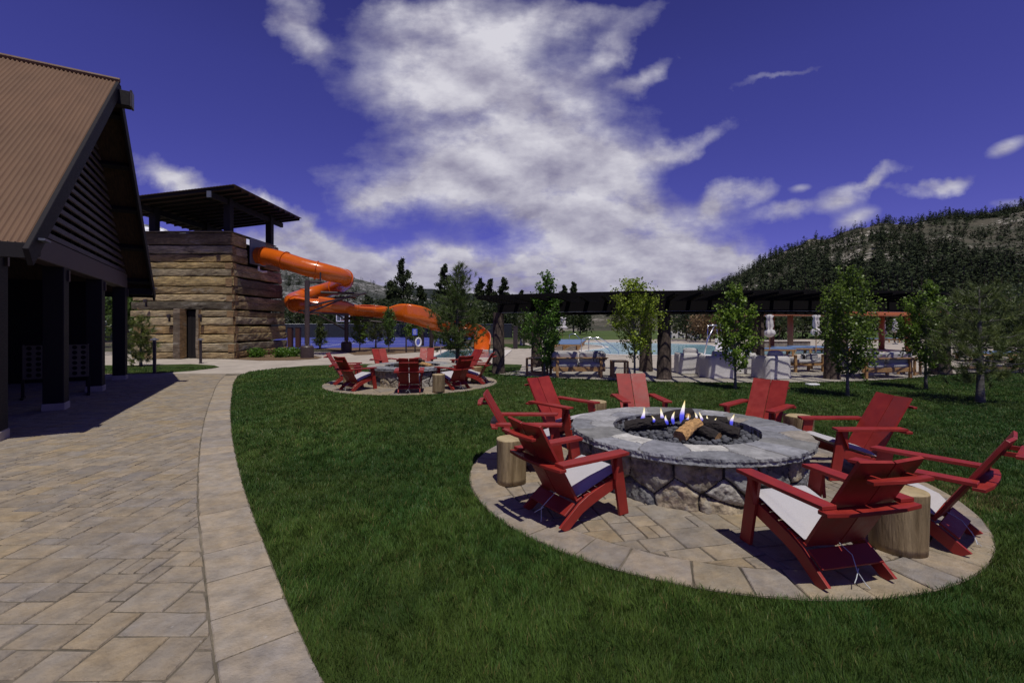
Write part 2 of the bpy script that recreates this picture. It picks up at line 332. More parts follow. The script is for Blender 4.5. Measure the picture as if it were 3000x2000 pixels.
    def lathe(s, prof, n=20, c=(0, 0, 0), col=None, m=None, wob=None, cap=True):
        vs = []; c = Vector(c)
        for (r, z) in prof:
            for k in range(n):
                a = 2 * math.pi * k / n; rr = r * (wob(a, z) if wob else 1); vs.append(c + Vector((rr * math.cos(a), rr * math.sin(a), z)))
        fs = []
        for i in range(len(prof) - 1):
            for k in range(n): j = (k + 1) % n; fs.append((i * n + k, i * n + j, (i + 1) * n + j, (i + 1) * n + k))
        if cap and prof[0][0] > 1e-4: fs.append(tuple(range(n - 1, -1, -1)))
        if cap and prof[-1][0] > 1e-4: fs.append(tuple(range((len(prof) - 1) * n, len(prof) * n)))
        s.add(vs, fs, col, m); return s
    def mesh(s, name):
        me = bpy.data.meshes.new(name); me.from_pydata(s.v, [], s.f); me.polygons.foreach_set('material_index', s.mi)
        at = me.color_attributes.new('Col', 'FLOAT_COLOR', 'CORNER')
        arr = np.ones((len(me.loops), 4), np.float32)
        ls = np.repeat(np.array(s.c, np.float32), [len(f) for f in s.f], axis=0); arr[:, :3] = ls
        at.data.foreach_set('color', arr.ravel()); return me
    def build(s, name, mats, parent=None, loc=None, rz=0, smooth=False):
        o = link(name, s.mesh(name), mats, parent, loc, rz, smooth)
        bm = bmesh.new(); bm.from_mesh(o.data); bmesh.ops.recalc_face_normals(bm, faces=bm.faces); bm.to_mesh(o.data); bm.free()
        return o
def tri_mesh(name, verts, tris, cols):
    """fast mesh of triangles; cols is one colour per triangle"""
    me = bpy.data.meshes.new(name); nv, nf = len(verts), len(tris)
    me.vertices.add(nv); me.vertices.foreach_set('co', np.asarray(verts, np.float32).ravel())
    me.loops.add(nf * 3); me.loops.foreach_set('vertex_index', np.asarray(tris, np.int32).ravel())
    me.polygons.add(nf); me.polygons.foreach_set('loop_start', np.arange(0, nf * 3, 3, dtype=np.int32))
    me.update(calc_edges=True)
    at = me.color_attributes.new('Col', 'FLOAT_COLOR', 'CORNER'); a = np.ones((nf * 3, 4), np.float32)
    a[:, :3] = np.repeat(np.asarray(cols, np.float32), 3, axis=0); at.data.foreach_set('color', a.ravel()); me.update()
    return me
def rotz(a): return Matrix.Rotation(a, 3, 'Z')
def sheet(name, loops, z, m, kind='structure', parent=None):
    """flat sheet from an outline and optional holes"""
    lp = [[Vector((p[0], p[1], 0)) for p in l] for l in loops]; tr = tessellate_polygon(lp)
    vs = [(p[0], p[1], z) for l in loops for p in l]; me = bpy.data.meshes.new(name)
    fs = []
    for t in tr:
        a, b, c = [vs[i] for i in t]
        cr = (b[0] - a[0]) * (c[1] - a[1]) - (b[1] - a[1]) * (c[0] - a[0])
        if abs(cr) < 1e-9: continue
        fs.append(t if cr > 0 else t[::-1])
    me.from_pydata(vs, [], fs); o = link(name, me, m, parent)
    if kind: o['kind'] = kind
    return o
def inpoly(X, Y, poly):
    ins = np.zeros(len(X), bool); n = len(poly)
    for i in range(n):
        x1, y1 = poly[i]; x2, y2 = poly[(i + 1) % n]
        c = ((y1 > Y) != (y2 > Y)); 
        with np.errstate(divide='ignore', invalid='ignore'): xx = (x2 - x1) * (Y - y1) / (y2 - y1 + 1e-12) + x1
        ins ^= c & (X < xx)
    return ins
def catmull(pts, k=6, closed=False):
    P = [Vector(p if len(p) == 3 else (p[0], p[1], 0)) for p in pts]; out = []; n = len(P)
    rng = range(n) if closed else range(n - 1)
    for i in rng:
        p0, p1, p2, p3 = (P[(i - 1) % n], P[i], P[(i + 1) % n], P[(i + 2) % n]) if closed else (P[max(i - 1, 0)], P[i], P[i + 1], P[min(i + 2, n - 1)])
        for j in range(k):
            t = j / k; out.append(.5 * ((2 * p1) + (p2 - p0) * t + (2 * p0 - 5 * p1 + 4 * p2 - p3) * t * t + (3 * p1 - p0 - 3 * p2 + p3) * t ** 3))
    if not closed: out.append(P[-1])
    return out
# ================================================================== GROUND
PIT = [(1.93, 5.11), (-2.82, 12.95)]; PATIO_R = 2.40
PC0 = (6.9, 26.3)                                  # centre of the curved pergola
def arc(r, a0, a1, n=40): return [(PC0[0] + r * math.sin(R(a0 + (a1 - a0) * i / n)), PC0[1] - r * math.cos(R(a0 + (a1 - a0) * i / n))) for i in range(n + 1)]
edge_px = [(951, 2000), (903, 1904), (837, 1751), (781, 1608), (745, 1516), (714, 1424), (689, 1322), (679, 1261), (676, 1200), (680, 1154), (685, 1122), (699, 1100)]
edge = [(1.0, .2), (-.05, 1.2)] + [G(*p) for p in edge_px]
edge_s = [(p.x, p.y) for p in catmull(edge, 8)]
top_px = [(733, 1088), (816, 1078), (892, 1071), (1000, 1067), (1075, 1065.5), (1250, 1065), (1475, 1066), (1530, 1067.5)]
lawn = edge_s + [G(*p) for p in top_px] + arc(13.45, -30, 34) + [(16, 15.4), (22, 16.0), (40, 16.5), (40, -8), (2, -8), (2, -.6)]
gm = bpy.data.meshes.new('ground'); S = 4000
gm.from_pydata([(-S, -S, -.05), (S, -S, -.05), (S, S, -.05), (-S, S, -.05)], [], [(0, 1, 2, 3)]); tag(link('ground', gm, dirt_m), kind='structure')
sheet('pool_deck', [[(-60, 15.2), (-8.9, 15.2), (-2, 14.5), (0, 13.5), (13, 13), (60, 14), (60, 46), (20, 52), (3, 47), (-1, 31), (-6, 29.5), (-8.5, 27.2), (-12, 27.3), (-60, 27.3)]], -.006, concrete_m)
sheet('lawn', [lawn], 0.0, lawn_soil)
isl = [(-22, 14.6), G(382, 1098), G(450, 1094), G(560, 1086), G(620, 1079), G(643, 1075), G(628, 1070), G(560, 1066), G(480, 1068), G(382, 1070), (-24, 19)]
sheet('lawn', [isl], .004, lawn_soil)
lawn2 = [G(1470, 1013), G(1497, 1019), G(1540, 1021), G(1558, 1019), G(1560, 1014), G(1535, 1008), G(1470, 1007)]
sheet('lawn', [lawn2], .004, lawn_soil)
sheet('meadow', [[(-20, 58), (-10, 56), (4, 50), (20, 49), (40, 56), (140, 70), (200, 150), (-160, 150), (-70, 75)]], -.04, meadow_m)
bed = [G(1040, 1040), G(1150, 1037), G(1240, 1030), G(1300, 1023), G(1330, 1019), G(1420, 1014), (-1, 40), (-8, 36), (-14, 33.5), (-14, 31), G(960, 1022), G(1010, 1030)]
sheet('mulch_bed', [bed], .004, mulch_m)
bed2 = [G(690, 1052), G(760, 1056), G(860, 1055), G(930, 1051), G(945, 1046), G(915, 1041), G(880, 1038), G(850, 1032), (-13, 29), (-14.5, 29), (-14.5, 22)]
sheet('mulch_bed', [bed2], .004, mulch_m)
sheet('mulch_bed', [[(15.6, 16.6), (19, 16.8), (26, 17), (32, 18.5), (26, 18.4), (18, 18.0)]], .004, mulch_m)
# ---- ashlar paving made of single bevelled stones
PAL = [((.305, .260, .198), 5), ((.280, .250, .215), 7), ((.300, .264, .218), 7), ((.255, .238, .225), 4), ((.272, .246, .216), 5), ((.315, .260, .180), 2), ((.240, .226, .222), 2), ((.290, .264, .232), 4)]
PAL = [((c[0] * .75 + .07, c[1] * .75 + .064, c[2] * .75 + .056), k) for c, k in PAL]
PALW = [c for c, k in PAL for _ in range(k)]
def clip(poly, nx, ny, d):
    """keep the side where nx*x+ny*y <= d"""
    out = []; n = len(poly)
    for i in range(n):
        a, b = poly[i], poly[(i + 1) % n]; da = a[0] * nx + a[1] * ny - d; db = b[0] * nx + b[1] * ny - d
        if da <= 0: out.append(a)
        if (da < 0) != (db < 0) and abs(da - db) > 1e-9: t = da / (da - db); out.append((a[0] + (b[0] - a[0]) * t, a[1] + (b[1] - a[1]) * t))
    return out
def stone(mb, poly, z, rng, gap=.004, tone=None):
    n = len(poly)
    if n < 3: return
    cx = sum(p[0] for p in poly) / n; cy = sum(p[1] for p in poly) / n
    ar = abs(sum(poly[i][0] * poly[(i + 1) % n][1] - poly[(i + 1) % n][0] * poly[i][1] for i in range(n))) / 2
    if ar < .0012: return
    o = []; 
    # subdivide the sides a little so that edges are uneven
    for i in range(n):
        a, b = poly[i], poly[(i + 1) % n]; L = math.hypot(b[0] - a[0], b[1] - a[1]); k = max(1, int(L / .11))
        for j in range(k):
            t = j / k; jt = .005 if j else .012
            px, py = a[0] + (b[0] - a[0]) * t, a[1] + (b[1] - a[1]) * t
            dd = math.hypot(px - cx, py - cy) + 1e-6; g = gap * .6 + rng.random() * jt
            o.append((px - (px - cx) / dd * g * 1.05, py - (py - cy) / dd * g * 1.25))
    N = len(o); e = .007; tl = (rng.random() - .5) * .003
    ins = [(p[0] + (cx - p[0]) / (math.hypot(cx - p[0], cy - p[1]) + 1e-6) * e, p[1] + (cy - p[1]) / (math.hypot(cx - p[0], cy - p[1]) + 1e-6) * e) for p in o]
    vs = [(p[0], p[1], z - .02) for p in o] + [(p[0], p[1], z - .006) for p in o] + [(p[0], p[1], z + tl) for p in ins]
    fs = [tuple(range(2 * N, 3 * N))] + [(k * N + i, k * N + (i + 1) % N, k * N + N + (i + 1) % N, k * N + N + i) for k in range(2) for i in range(N)]
    c = tone or rng.choice(PALW); v = .90 + rng.random() * .2; mb.add(vs, fs, (c[0] * v, c[1] * v, c[2] * v))
def ashlar(x0, y0, nx, ny, m, rng):
    occ = [[False] * nx for _ in range(ny)]; out = []
    sizes = [(3, 2)] * 7 + [(2, 2)] * 4 + [(4, 2)] * 3 + [(4, 3)] * 2 + [(3, 3)] * 2 + [(2, 3)] * 2 + [(2, 1), (1, 2)]
    for j in range(ny):
        for i in range(nx):
            if occ[j][i]: continue
            rng.shuffle(sizes)
            for (w_, h_) in sizes + [(1, 1)]:
                if i + w_ <= nx and j + h_ <= ny and not any(occ[j + b][i + a] for a in range(w_) for b in range(h_)): break
            for a in range(w_):
                for b in range(h_): occ[j + b][i + a] = True
            out.append((x0 + i * m, y0 + j * m, w_ * m, h_ * m))
    return out
rng = random.Random(4)
mb = MB(); es = edge_s; off = .385
inner = []
for i, p in enumerate(es):
    a, b = es[max(i - 1, 0)], es[min(i + 1, len(es) - 1)]; tx, ty = b[0] - a[0], b[1] - a[1]; L = math.hypot(tx, ty)
    inner.append((p[0] - ty / L * off, p[1] + tx / L * off, -ty / L, tx / L))   # point, normal towards the path
# border slabs
acc = 0; last = 0; nxt = .33
for i in range(1, len(es)):
    acc += math.hypot(es[i][0] - es[i - 1][0], es[i][1] - es[i - 1][1])
    if acc >= nxt or i == len(es) - 1:
        lo = [es[k] for k in range(last, i + 1)]; li = [(inner[k][0], inner[k][1]) for k in range(i, last - 1, -1)]
        # wide slabs may be split by length
        seg = acc; k = max(1, round(seg / .36)); A0, A1, B0, B1 = lo[0], lo[-1], li[-1], li[0]
        for q in range(k):
            t0, t1 = q / k, (q + 1) / k; L_ = lambda a, b, t: (a[0] + (b[0] - a[0]) * t, a[1] + (b[1] - a[1]) * t)
            stone(mb, [L_(A0, A1, t0), L_(A0, A1, t1), L_(B0, B1, t1), L_(B0, B1, t0)], .012, rng, .006, tone=rng.choice([(.325, .295, .26), (.34, .30, .25), (.31, .285, .26), (.335, .305, .27), (.29, .27, .255)]))
        acc = 0; last = i; nxt = .3 + rng.random() * .14
ie = np.array([(a, b) for a, b, _, _ in inner]); ien = np.array([(c, d) for _, _, c, d in inner])
for (x, y, w_, h_) in ashlar(-16, .6, 170, 146, .1, rng):
    cx, cy = x + w_ / 2, y + h_ / 2
    if cy > 15.3: continue
    k = int(np.argmin((ie[:, 0] - cx) ** 2 + (ie[:, 1] - cy) ** 2)); nx_, ny_ = ien[k]
    if (cx - ie[k, 0]) * nx_ + (cy - ie[k, 1]) * ny_ < -.35: continue
    if (cx * -.857 + cy * -.515) > 6.2 : continue         # inside the pavilion floor
    if abs(cx) > cy * 1.4 + 2.5: continue
    poly = [(x, y), (x + w_, y), (x + w_, y + h_), (x, y + h_)]
    if (cx - ie[k, 0]) * nx_ + (cy - ie[k, 1]) * ny_ < .4: poly = clip(poly, -nx_, -ny_, -(ie[k, 0] * nx_ + ie[k, 1] * ny_))
    stone(mb, poly, .010, rng)
pv = mb.build('path', paver_m); tag(pv, kind='structure')
base = [e for e in es] + [(-8.9, 15.25), (-17, 15.25), (-17, -4), (1.2, -4)]
tag(sheet('path_bed', [base], .002, joint_m), kind='structure')
# round patios
for pi, (cx, cy) in enumerate(PIT):
    mb = MB(); rg = random.Random(20 + pi)
    sheet('patio_bed', [[(cx + PATIO_R * math.cos(a * math.pi / 40), cy + PATIO_R * math.sin(a * math.pi / 40)) for a in range(80)]], .004, joint_m)
    a = 0; rin = PATIO_R - .34
    while a < 2 * math.pi - .08:
        da = min(.125 + rg.random() * .075, 2 * math.pi - a)
        if 2 * math.pi - a - da < .1: da = 2 * math.pi - a
        pts = [(cx + rr * math.cos(t), cy + rr * math.sin(t)) for rr, t in ((rin, a), (PATIO_R, a), (PATIO_R, a + da / 2), (PATIO_R, a + da), (rin, a + da), (rin, a + da / 2))]
        stone(mb, pts, .015, rg, .006, tone=rg.choice([(.285, .258, .235), (.30, .265, .225), (.27, .25, .235), (.315, .28, .225), (.25, .238, .235)])); a += da
    M2 = rotz(R(12 if pi == 0 else 30))
    for (x, y, w_, h_) in ashlar(-2.2, -2.2, 44, 44, .1, rg):
        poly = [M2 @ Vector((p[0], p[1], 0)) for p in ((x, y), (x + w_, y), (x + w_, y + h_), (x, y + h_))]; poly = [(p.x, p.y) for p in poly]
        if min(math.hypot(*p) for p in poly) > rin or max(math.hypot(*p) for p in poly) < 1.0: continue
        for t in range(48):
            tt = t * math.pi / 24; poly = clip(poly, math.cos(tt), math.sin(tt), rin)
            if len(poly) < 3: break
        stone(mb, [(p[0] + cx, p[1] + cy) for p in poly], .013, rg)
    tag(mb.build('patio', paver_m), kind='structure')
# ------------------------------------------------------------------ grass blades
def make_grass():
    r = np.random.default_rng(3); X = []; Y = []; W = []; Hh = []
    for (d0, d1, dens, wd, hh) in ((1.55, 2.6, 14000, .0028, .044), (2.6, 3.8, 11000, .0033, .044), (3.8, 6, 6500, .0045, .043), (6, 9.5, 3000, .007, .043), (9.5, 14, 1100, .011, .042), (14, 17.5, 450, .018, .04)):
        xm = 1.19 * d1 + 3.2; area = 2 * xm * (d1 - d0); n = int(area * dens)
        x = r.uniform(-xm, xm, n); y = r.uniform(d0, d1, n); k = (np.abs(x) < 1.19 * y + .8) | ((x > 0) & (y > 1.5) & (x < 1.19 * y + 3.2)); x = x[k]; y = y[k]
        k = inpoly(x, y, lawn) | inpoly(x, y, isl); x = x[k]; y = y[k]
        for (cx, cy) in PIT: k = np.hypot(x - cx, y - cy) > PATIO_R - .004; x = x[k]; y = y[k]
        x = x + r.normal(0, .011, len(x)); y = y + r.normal(0, .011, len(x))
        X.append(x); Y.append(y); W.append(np.full(len(x), wd)); Hh.append(np.full(len(x), hh))
    X = np.concatenate(X); Y = np.concatenate(Y); W = np.concatenate(W); Hh = np.concatenate(Hh); n = len(X)
    def vn(x, y, s, seed):       # cheap smooth value noise
        rr = np.random.default_rng(seed); T = rr.random((64, 64)); x = x * s + 100; y = y * s + 100; i = np.floor(x).astype(int); j = np.floor(y).astype(int)
        fx = x - i; fy = y - j; fx = fx * fx * (3 - 2 * fx); fy = fy * fy * (3 - 2 * fy); g = lambda a, b: T[a % 64, b % 64]
        return (g(i, j) * (1 - fx) + g(i + 1, j) * fx) * (1 - fy) + (g(i, j + 1) * (1 - fx) + g(i + 1, j + 1) * fx) * fy
    p1 = vn(X, Y, 1.4, 1) * .5 + vn(X, Y, 4.5, 2) * .3 + vn(X, Y, 13, 5) * .2
    p2 = vn(X, Y, .9, 7) * .6 + vn(X, Y, 3.1, 8) * .4
    lean_dir = vn(X, Y, 6, 11) * 12 + r.normal(0, 1.1, n)
    h = Hh * (.62 + .5 * r.random(n) + .45 * (p1 - .5)); lean = h * (.25 + .55 * r.random(n))
    ang = r.uniform(0, math.pi, n); wx = np.cos(ang) * W / 2; wy = np.sin(ang) * W / 2
    lx = np.cos(lean_dir) * lean; ly = np.sin(lean_dir) * lean; z0 = np.full(n, -.002)
    b0 = np.stack([X - wx, Y - wy, z0], 1); b1 = np.stack([X + wx, Y + wy, z0], 1)
    m0 = np.stack([X - wx * .8 + lx * .35, Y - wy * .8 + ly * .35, h * .6], 1); m1 = np.stack([X + wx * .8 + lx * .35, Y + wy * .8 + ly * .35, h * .6], 1)
    tp = np.stack([X + lx, Y + ly, h * .98], 1)
    vs = np.stack([b0, b1, m1, m0, tp], 1).reshape(-1, 3); idx = np.arange(n)[:, None] * 5
    tr = np.concatenate([idx + np.array([0, 1, 2]), idx + np.array([0, 2, 3]), idx + np.array([3, 2, 4])], 1).reshape(-1, 3)
    g1 = np.array([.038, .098, .016]); g2 = np.array([.090, .145, .024]); yl = np.array([.20, .17, .06])
    t = np.clip(p2 * 2.2 - .6 + r.normal(0, .25, n), 0, 1)[:, None]; c = g1 * (1 - t) + g2 * t
    dry = (r.random(n) < .035 + .10 * np.clip(p2 - .6, 0, 1))[:, None]; c = np.where(dry, yl, c)
    # a worn yellowish patch beside the right-hand chairs
    for (qx, qy, qr) in ((4.35, 4.3, .42), (3.7, 5.9, .3), (4.9, 3.6, .3)):
        q = np.exp(-((X - qx) ** 2 + (Y - qy) ** 2) / qr ** 2) * r.random(n); c = np.where((q > .38)[:, None], yl * .9, c)
    c = c * (.75 + .5 * r.random(n))[:, None] * (.55 + .9 * p1)[:, None]
    return tri_mesh('grass', vs, tr, np.repeat(c, 3, axis=0))
tag(link('grass', make_grass(), grass_m), 'short dark green mown turf around the fire pits', 'grass', kind='stuff')
# ================================================================== FIRE PITS
def vor_cells(px, py, sites, period=None):
    """nearest and second nearest site of every point -> (index, F2-F1)"""
    d = px[:, None] - sites[None, :, 0]
    if period: d = (d + period / 2) % period - period / 2
    dd = np.hypot(d * 1.0, (py[:, None] - sites[None, :, 1]) * 1.0); o = np.argsort(dd, 1)[:, :2]
    a = np.take_along_axis(dd, o, 1); return o[:, 0], a[:, 1] - a[:, 0]
def grid_mesh(name, P, c, closed_u=True, smooth=True):
    nu, nv = P.shape[:2]; vs = P.reshape(-1, 3); fs = []; ci = []
    for i in range(nu if closed_u else nu - 1):
        j = (i + 1) % nu
        for k in range(nv - 1): fs.append((i * nv + k, j * nv + k, j * nv + k + 1, i * nv + k + 1)); ci.append(c[i, k])
    me = bpy.data.meshes.new(name); me.from_pydata(vs.tolist(), [], fs)
    at = me.color_attributes.new('Col', 'FLOAT_COLOR', 'CORNER'); a = np.ones((len(fs) * 4, 4), np.float32); a[:, :3] = np.repeat(np.array(ci, np.float32), 4, axis=0)
    at.data.foreach_set('color', a.ravel())
    if smooth: me.polygons.foreach_set('use_smooth', [True] * len(me.polygons))
    bm = bmesh.new(); bm.from_mesh(me); bmesh.ops.recalc_face_normals(bm, faces=bm.faces); bm.to_mesh(me); bm.free()
    return me
def n3(p, s): return noise.fractal(Vector(p) * s, 1.0, 2.0, 4)
def pit_wall():
    r = np.random.default_rng(8); Rw = 1.13; per = 2 * math.pi * Rw; nu, nv = 1000, 46
    sites = []; rows = [(.10, .42), (.33, .40)]
    for z, sp in rows:
        x = r.random() * sp
        while x < per - sp * .45: sites.append((x, z + r.uniform(-.05, .05))); x += sp * r.uniform(.75, 1.35)
    for _ in range(13): sites.append((r.uniform(0, per), r.uniform(.03, .45)))
    sites = np.array(sites); u = np.linspace(0, per, nu, endpoint=False); v = np.linspace(-.01, .455, nv)
    UU, VV = np.meshgrid(u, v, indexing='ij'); wob = np.array([[noise.noise(Vector((a * 5, b * 5, 1))) for b in v] for a in u]) * .035
    idx, f = vor_cells((UU + wob).ravel(), (VV * 1.15 + wob * .6).ravel(), sites * np.array([1, 1.15]), per); idx = idx.reshape(nu, nv); f = f.reshape(nu, nv)
    pal = np.array([(.20, .17, .125), (.13, .13, .135), (.29, .235, .155), (.31, .255, .175), (.25, .25, .245), (.095, .095, .105), (.33, .31, .275), (.20, .175, .14)]); pc = pal[r.integers(0, len(pal), len(sites))]
    tilt = r.uniform(-.12, .12, (len(sites), 2)); dep = r.uniform(-.012, .018, len(sites))
    h = np.clip(f / .045, 0, 1) ** .5 * .047 + dep[idx] * np.clip(f / .03, 0, 1)
    du = UU - sites[idx, 0]; du = (du + per / 2) % per - per / 2; h += (du * tilt[idx, 0] + (VV - sites[idx, 1]) * tilt[idx, 1]) * np.clip(f / .04, 0, 1) * .6
    P = np.zeros((nu, nv, 3)); c = np.zeros((nu, nv, 3))
    for i in range(nu):
        th = u[i] / Rw
        for k in range(nv):
            q = (math.cos(th) * Rw, math.sin(th) * Rw, v[k]); fl = min(1, f[i, k] / .03)
            rr = Rw + h[i, k] + fl * (n3(q, 7) * .016 + n3(q, 26) * .007) + n3(q, 40) * .003
            P[i, k] = (rr * math.cos(th), rr * math.sin(th), v[k])
            lich = n3((q[0] + 9, q[1], q[2]), 11); s = 1 + .55 * n3(q, 14) + .35 * n3(q, 38); cc = pc[idx[i, k]] * s
            if lich > .12: cc = cc * .6 + np.array((.34, .335, .30)) * .4
            c[i, k] = cc if f[i, k] > .012 else (.045, .042, .038)
    return grid_mesh('fire_pit_wall', P, c)
def pit_rim(seed):
    r = np.random.default_rng(seed); R0, R1 = .775, 1.245; nu = 720; zt = .50; th_ = .075
    sites = []; a = 0
    while a < 2 * math.pi - .12:
        da = r.uniform(.22, .46); rm = (R0 + R1) / 2
        if r.random() < .42: sites += [((a + da * .4) * rm, R0 + .1), ((a + da * .6) * rm, R1 - .12)]
        else: sites.append(((a + da / 2) * rm, rm + r.uniform(-.07, .07)))
        a += da
    if seed == 5:
        rm = (R0 + R1) / 2; sites = [q for q in sites if all(abs((q[0] / rm - R(a_) + math.pi) % (2 * math.pi) - math.pi) > .2 for a_ in (-146, -99))]
        for a_ in (-99, -146): sites += [(R(a_) % (2 * math.pi) * rm, .84), (R(a_ + 2) % (2 * math.pi) * rm, 1.10)]
    sites = np.array(sites); per = 2 * math.pi * (R0 + R1) / 2
    rad = list(np.linspace(R0, R1, 26)); prof = [(R0, zt - .16), (R0, zt - .05)] + [(q, zt) for q in rad] + [(R1 + .004, zt - .02), (R1 - .006, zt - .042), (R1 + .002, zt - .062), (R1 - .02, zt - th_), (1.08, zt - th_ + .005)]
    pal = np.array([(.245, .25, .27), (.28, .285, .30), (.20, .205, .215), (.31, .31, .305), (.30, .27, .225), (.235, .24, .26), (.33, .33, .33), (.21, .21, .20)])
    pc = pal[r.integers(0, len(pal), len(sites))]
    if seed == 5:
        for k, tgt in enumerate((-146, -99)): pc[-2 - 2 * k] = (.50, .49, .45)              # two almost white flagstones on the inner edge
    else:
        for k in r.integers(0, len(sites), 9): pc[k] = (.34, .33, .28)
    dz = r.uniform(-.004, .004, len(sites)); P = np.zeros((nu, len(prof), 3)); c = np.zeros((nu, len(prof), 3))
    TT = np.array([[i / nu * per] * len(prof) for i in range(nu)]); RR = np.array([[p[0] for p in prof]] * nu)
    wob = np.array([[noise.noise(Vector((math.cos(i / nu * 6.2832) * q[0] * 4, math.sin(i / nu * 6.2832) * q[0] * 4, 3))) for q in prof] for i in range(nu)]) * .05
    idx, f = vor_cells((TT + wob).ravel(), (RR + wob).ravel(), sites, per); idx = idx.reshape(TT.shape); f = f.reshape(TT.shape)
    for i in range(nu):
        t = i / nu * 2 * math.pi
        for k, (q, z) in enumerate(prof):
            p = (math.cos(t) * q, math.sin(t) * q, z); top = 2 <= k < 28
            rr = q; zz = z
            if k >= 27: rr += n3(p, 9) * .018 + n3(p, 30) * .012 - (0.006 if f[i, k] < .012 else 0)
            if k < 3: rr += n3(p, 9) * .012
            if top: zz += dz[idx[i, k]] + n3(p, 8) * .003 - max(0, 1 - f[i, k] / .014) * .007
            P[i, k] = (rr * math.cos(t), rr * math.sin(t), zz)
            s = 1 + .30 * n3((p[0], p[1] * 1.0, 5), 6) + .12 * n3(p, 25); cc = pc[idx[i, k]] * s
            if top and f[i, k] < .010: cc = np.array((.17, .165, .16))
            c[i, k] = cc
    return grid_mesh('fire_pit_rim', P, c, smooth=False)
wall_me = pit_wall()
def make_pit(n, x, y, rz, label):
    e = empty('fire_pit', (x, y, 0), rz); tag(e, label, 'fire pit', 'round stone fire pits')
    link('stone_wall', wall_me if n == 0 else wall_me.copy(), [] if n else attr_stone, e)
    link('coping', pit_rim(5 if n == 0 else 9), attr_stone, e)
    b = MB(); b.lathe([(.79, .33), (.76, .355), (.001, .36)], 48, cap=False); b.build('burner_pan', char, e)
    b = MB(); b.lathe([(.772, .36), (.777, .36), (.777, .478), (.770, .478)], 64, cap=False); b.build('steel_liner', black_steel, e)
    return e
make_pit(0, *PIT[0], 0, 'large round stone fire pit with lit flames and bluish flagstone rim, nearest the camera')
make_pit(1, *PIT[1], 1.9, 'farther round stone fire pit without visible flames, ringed by red chairs on the left lawn')
def pebbles(seed, n, cx, cy, label, ico):
    r = random.Random(seed); bm = bmesh.new(); bmesh.ops.create_icosphere(bm, subdivisions=ico, radius=1); tv = np.array([v.co[:] for v in bm.verts]); tf = np.array([[v.index for v in f.verts] for f in bm.faces]); bm.free()
    vs = []; fs = []; cs = []; k = 0; pts = []
    tries = 0
    while len(pts) < n and tries < n * 30:
        tries += 1; a = r.random() * 2 * math.pi; q = .755 * math.sqrt(r.random()); x, y = q * math.cos(a), q * math.sin(a)
        lay = 0 if len(pts) < n * .62 else 1
        if any((x - u) ** 2 + (y - v) ** 2 < .038 ** 2 and l == lay for u, v, l in pts[-400:]): continue
        pts.append((x, y, lay))
    for x, y, lay in pts:
        s = r.uniform(.021, .034); M = Matrix.Rotation(r.random() * 6.28, 3, 'Z') @ Matrix.Rotation(r.uniform(-.5, .5), 3, 'X')
        d = np.array([s * r.uniform(1.0, 1.25), s, s * r.uniform(.62, .85)]); z = .375 + lay * .03 + (.02 if math.hypot(x, y) < .5 else 0)
        vv = (tv * d) @ np.array(M).T + np.array([x, y, z + s * .5]); vs.append(vv); fs.append(tf + k); k += len(tv)
        g = r.uniform(.045, .12); cs.append(np.tile([g, g * 1.03, g * 1.16], (len(tf), 1)))
    me = tri_mesh('lava_rocks', np.concatenate(vs), np.concatenate(fs), np.concatenate(cs)); me.polygons.foreach_set('use_smooth', [True] * len(me.polygons))
    tag(link('lava_rocks', me, lava, loc=(cx, cy, 0)), label, 'lava rocks', kind='stuff')
pebbles(2, 1250, *PIT[0], 'dark grey lava pebbles filling the near fire pit', 2)
pebbles(3, 700, *PIT[1], 'dark grey lava pebbles filling the far fire pit', 1)
def fire_log(x0, y0, z0, x1, y1, z1, r0, kind, seed, label, grp):
    mb = MB(); a, b = Vector((x0, y0, z0)), Vector((x1, y1, z1)); L = (b - a).length; n = 16; N = 24; rg = random.Random(seed)
    t = (b - a).normalized(); u = t.cross(Vector((0, 0, 1))).normalized(); v = u.cross(t); vs = []
    for i in range(n + 1):
        f = i / n; c = a.lerp(b, f) + v * math.sin(f * 3.1) * .012 + u * .012 * math.sin(f * 5 + seed)
        for k in range(N):
            an = 2 * math.pi * k / N; ridge = abs(noise.noise(Vector((an * 2.6 + seed, f * 3 + seed, 2)))) * .22 + noise.noise(Vector((an * 5, f * 16, seed))) * .12
            vs.append(c + (u * math.cos(an) + v * math.sin(an) * .92) * r0 * (1 - .1 * f) * (.92 + ridge))
    fs = []; cs = []
    for i in range(n):
        for k in range(N):
            j = (k + 1) % N; fs.append((i * N + k, i * N + j, (i + 1) * N + j, (i + 1) * N + k))
            up = math.sin(2 * math.pi * k / N)
            cut = kind == 'split' and up > -.35
            cs.append((.46, .27, .11) if cut else (.028, .023, .021))
    for f, c in zip(fs, cs): mb.f.append(f); mb.mi.append(0); mb.c.append(c)
    mb.v = [tuple(p) for p in vs]
    c0, c1 = a - t * .004, b + t * .004
    endc = (.48, .28, .11) if kind != 'burnt' else (.05, .035, .028)
    mb.add([c0] + vs[:N], [(0, 1 + (k + 1) % N, 1 + k) for k in range(N)], endc); mb.add([c1] + vs[-N:], [(0, 1 + k, 1 + (k + 1) % N) for k in range(N)], endc)
    tag(mb.build('fire_log', mat('ceramic_log', (.1, .1, .1), .85, .3, attr=True, var=.45, vscale=10, bump=.9, bscale=40), smooth=False), label, 'log', grp)
g1 = 'logs in the near fire pit'; fx, fy = PIT[0]
fire_log(fx - .19, fy - .36, .475, fx + .10, fy - .15, .57, .078, 'split', 1, 'pale split log with a bright cut side in the near fire pit', g1)
fire_log(fx - .62, fy + .17, .46, fx - .18, fy + .05, .54, .076, 'burnt', 2, 'dark charred log at the left end of the near fire pit', g1)
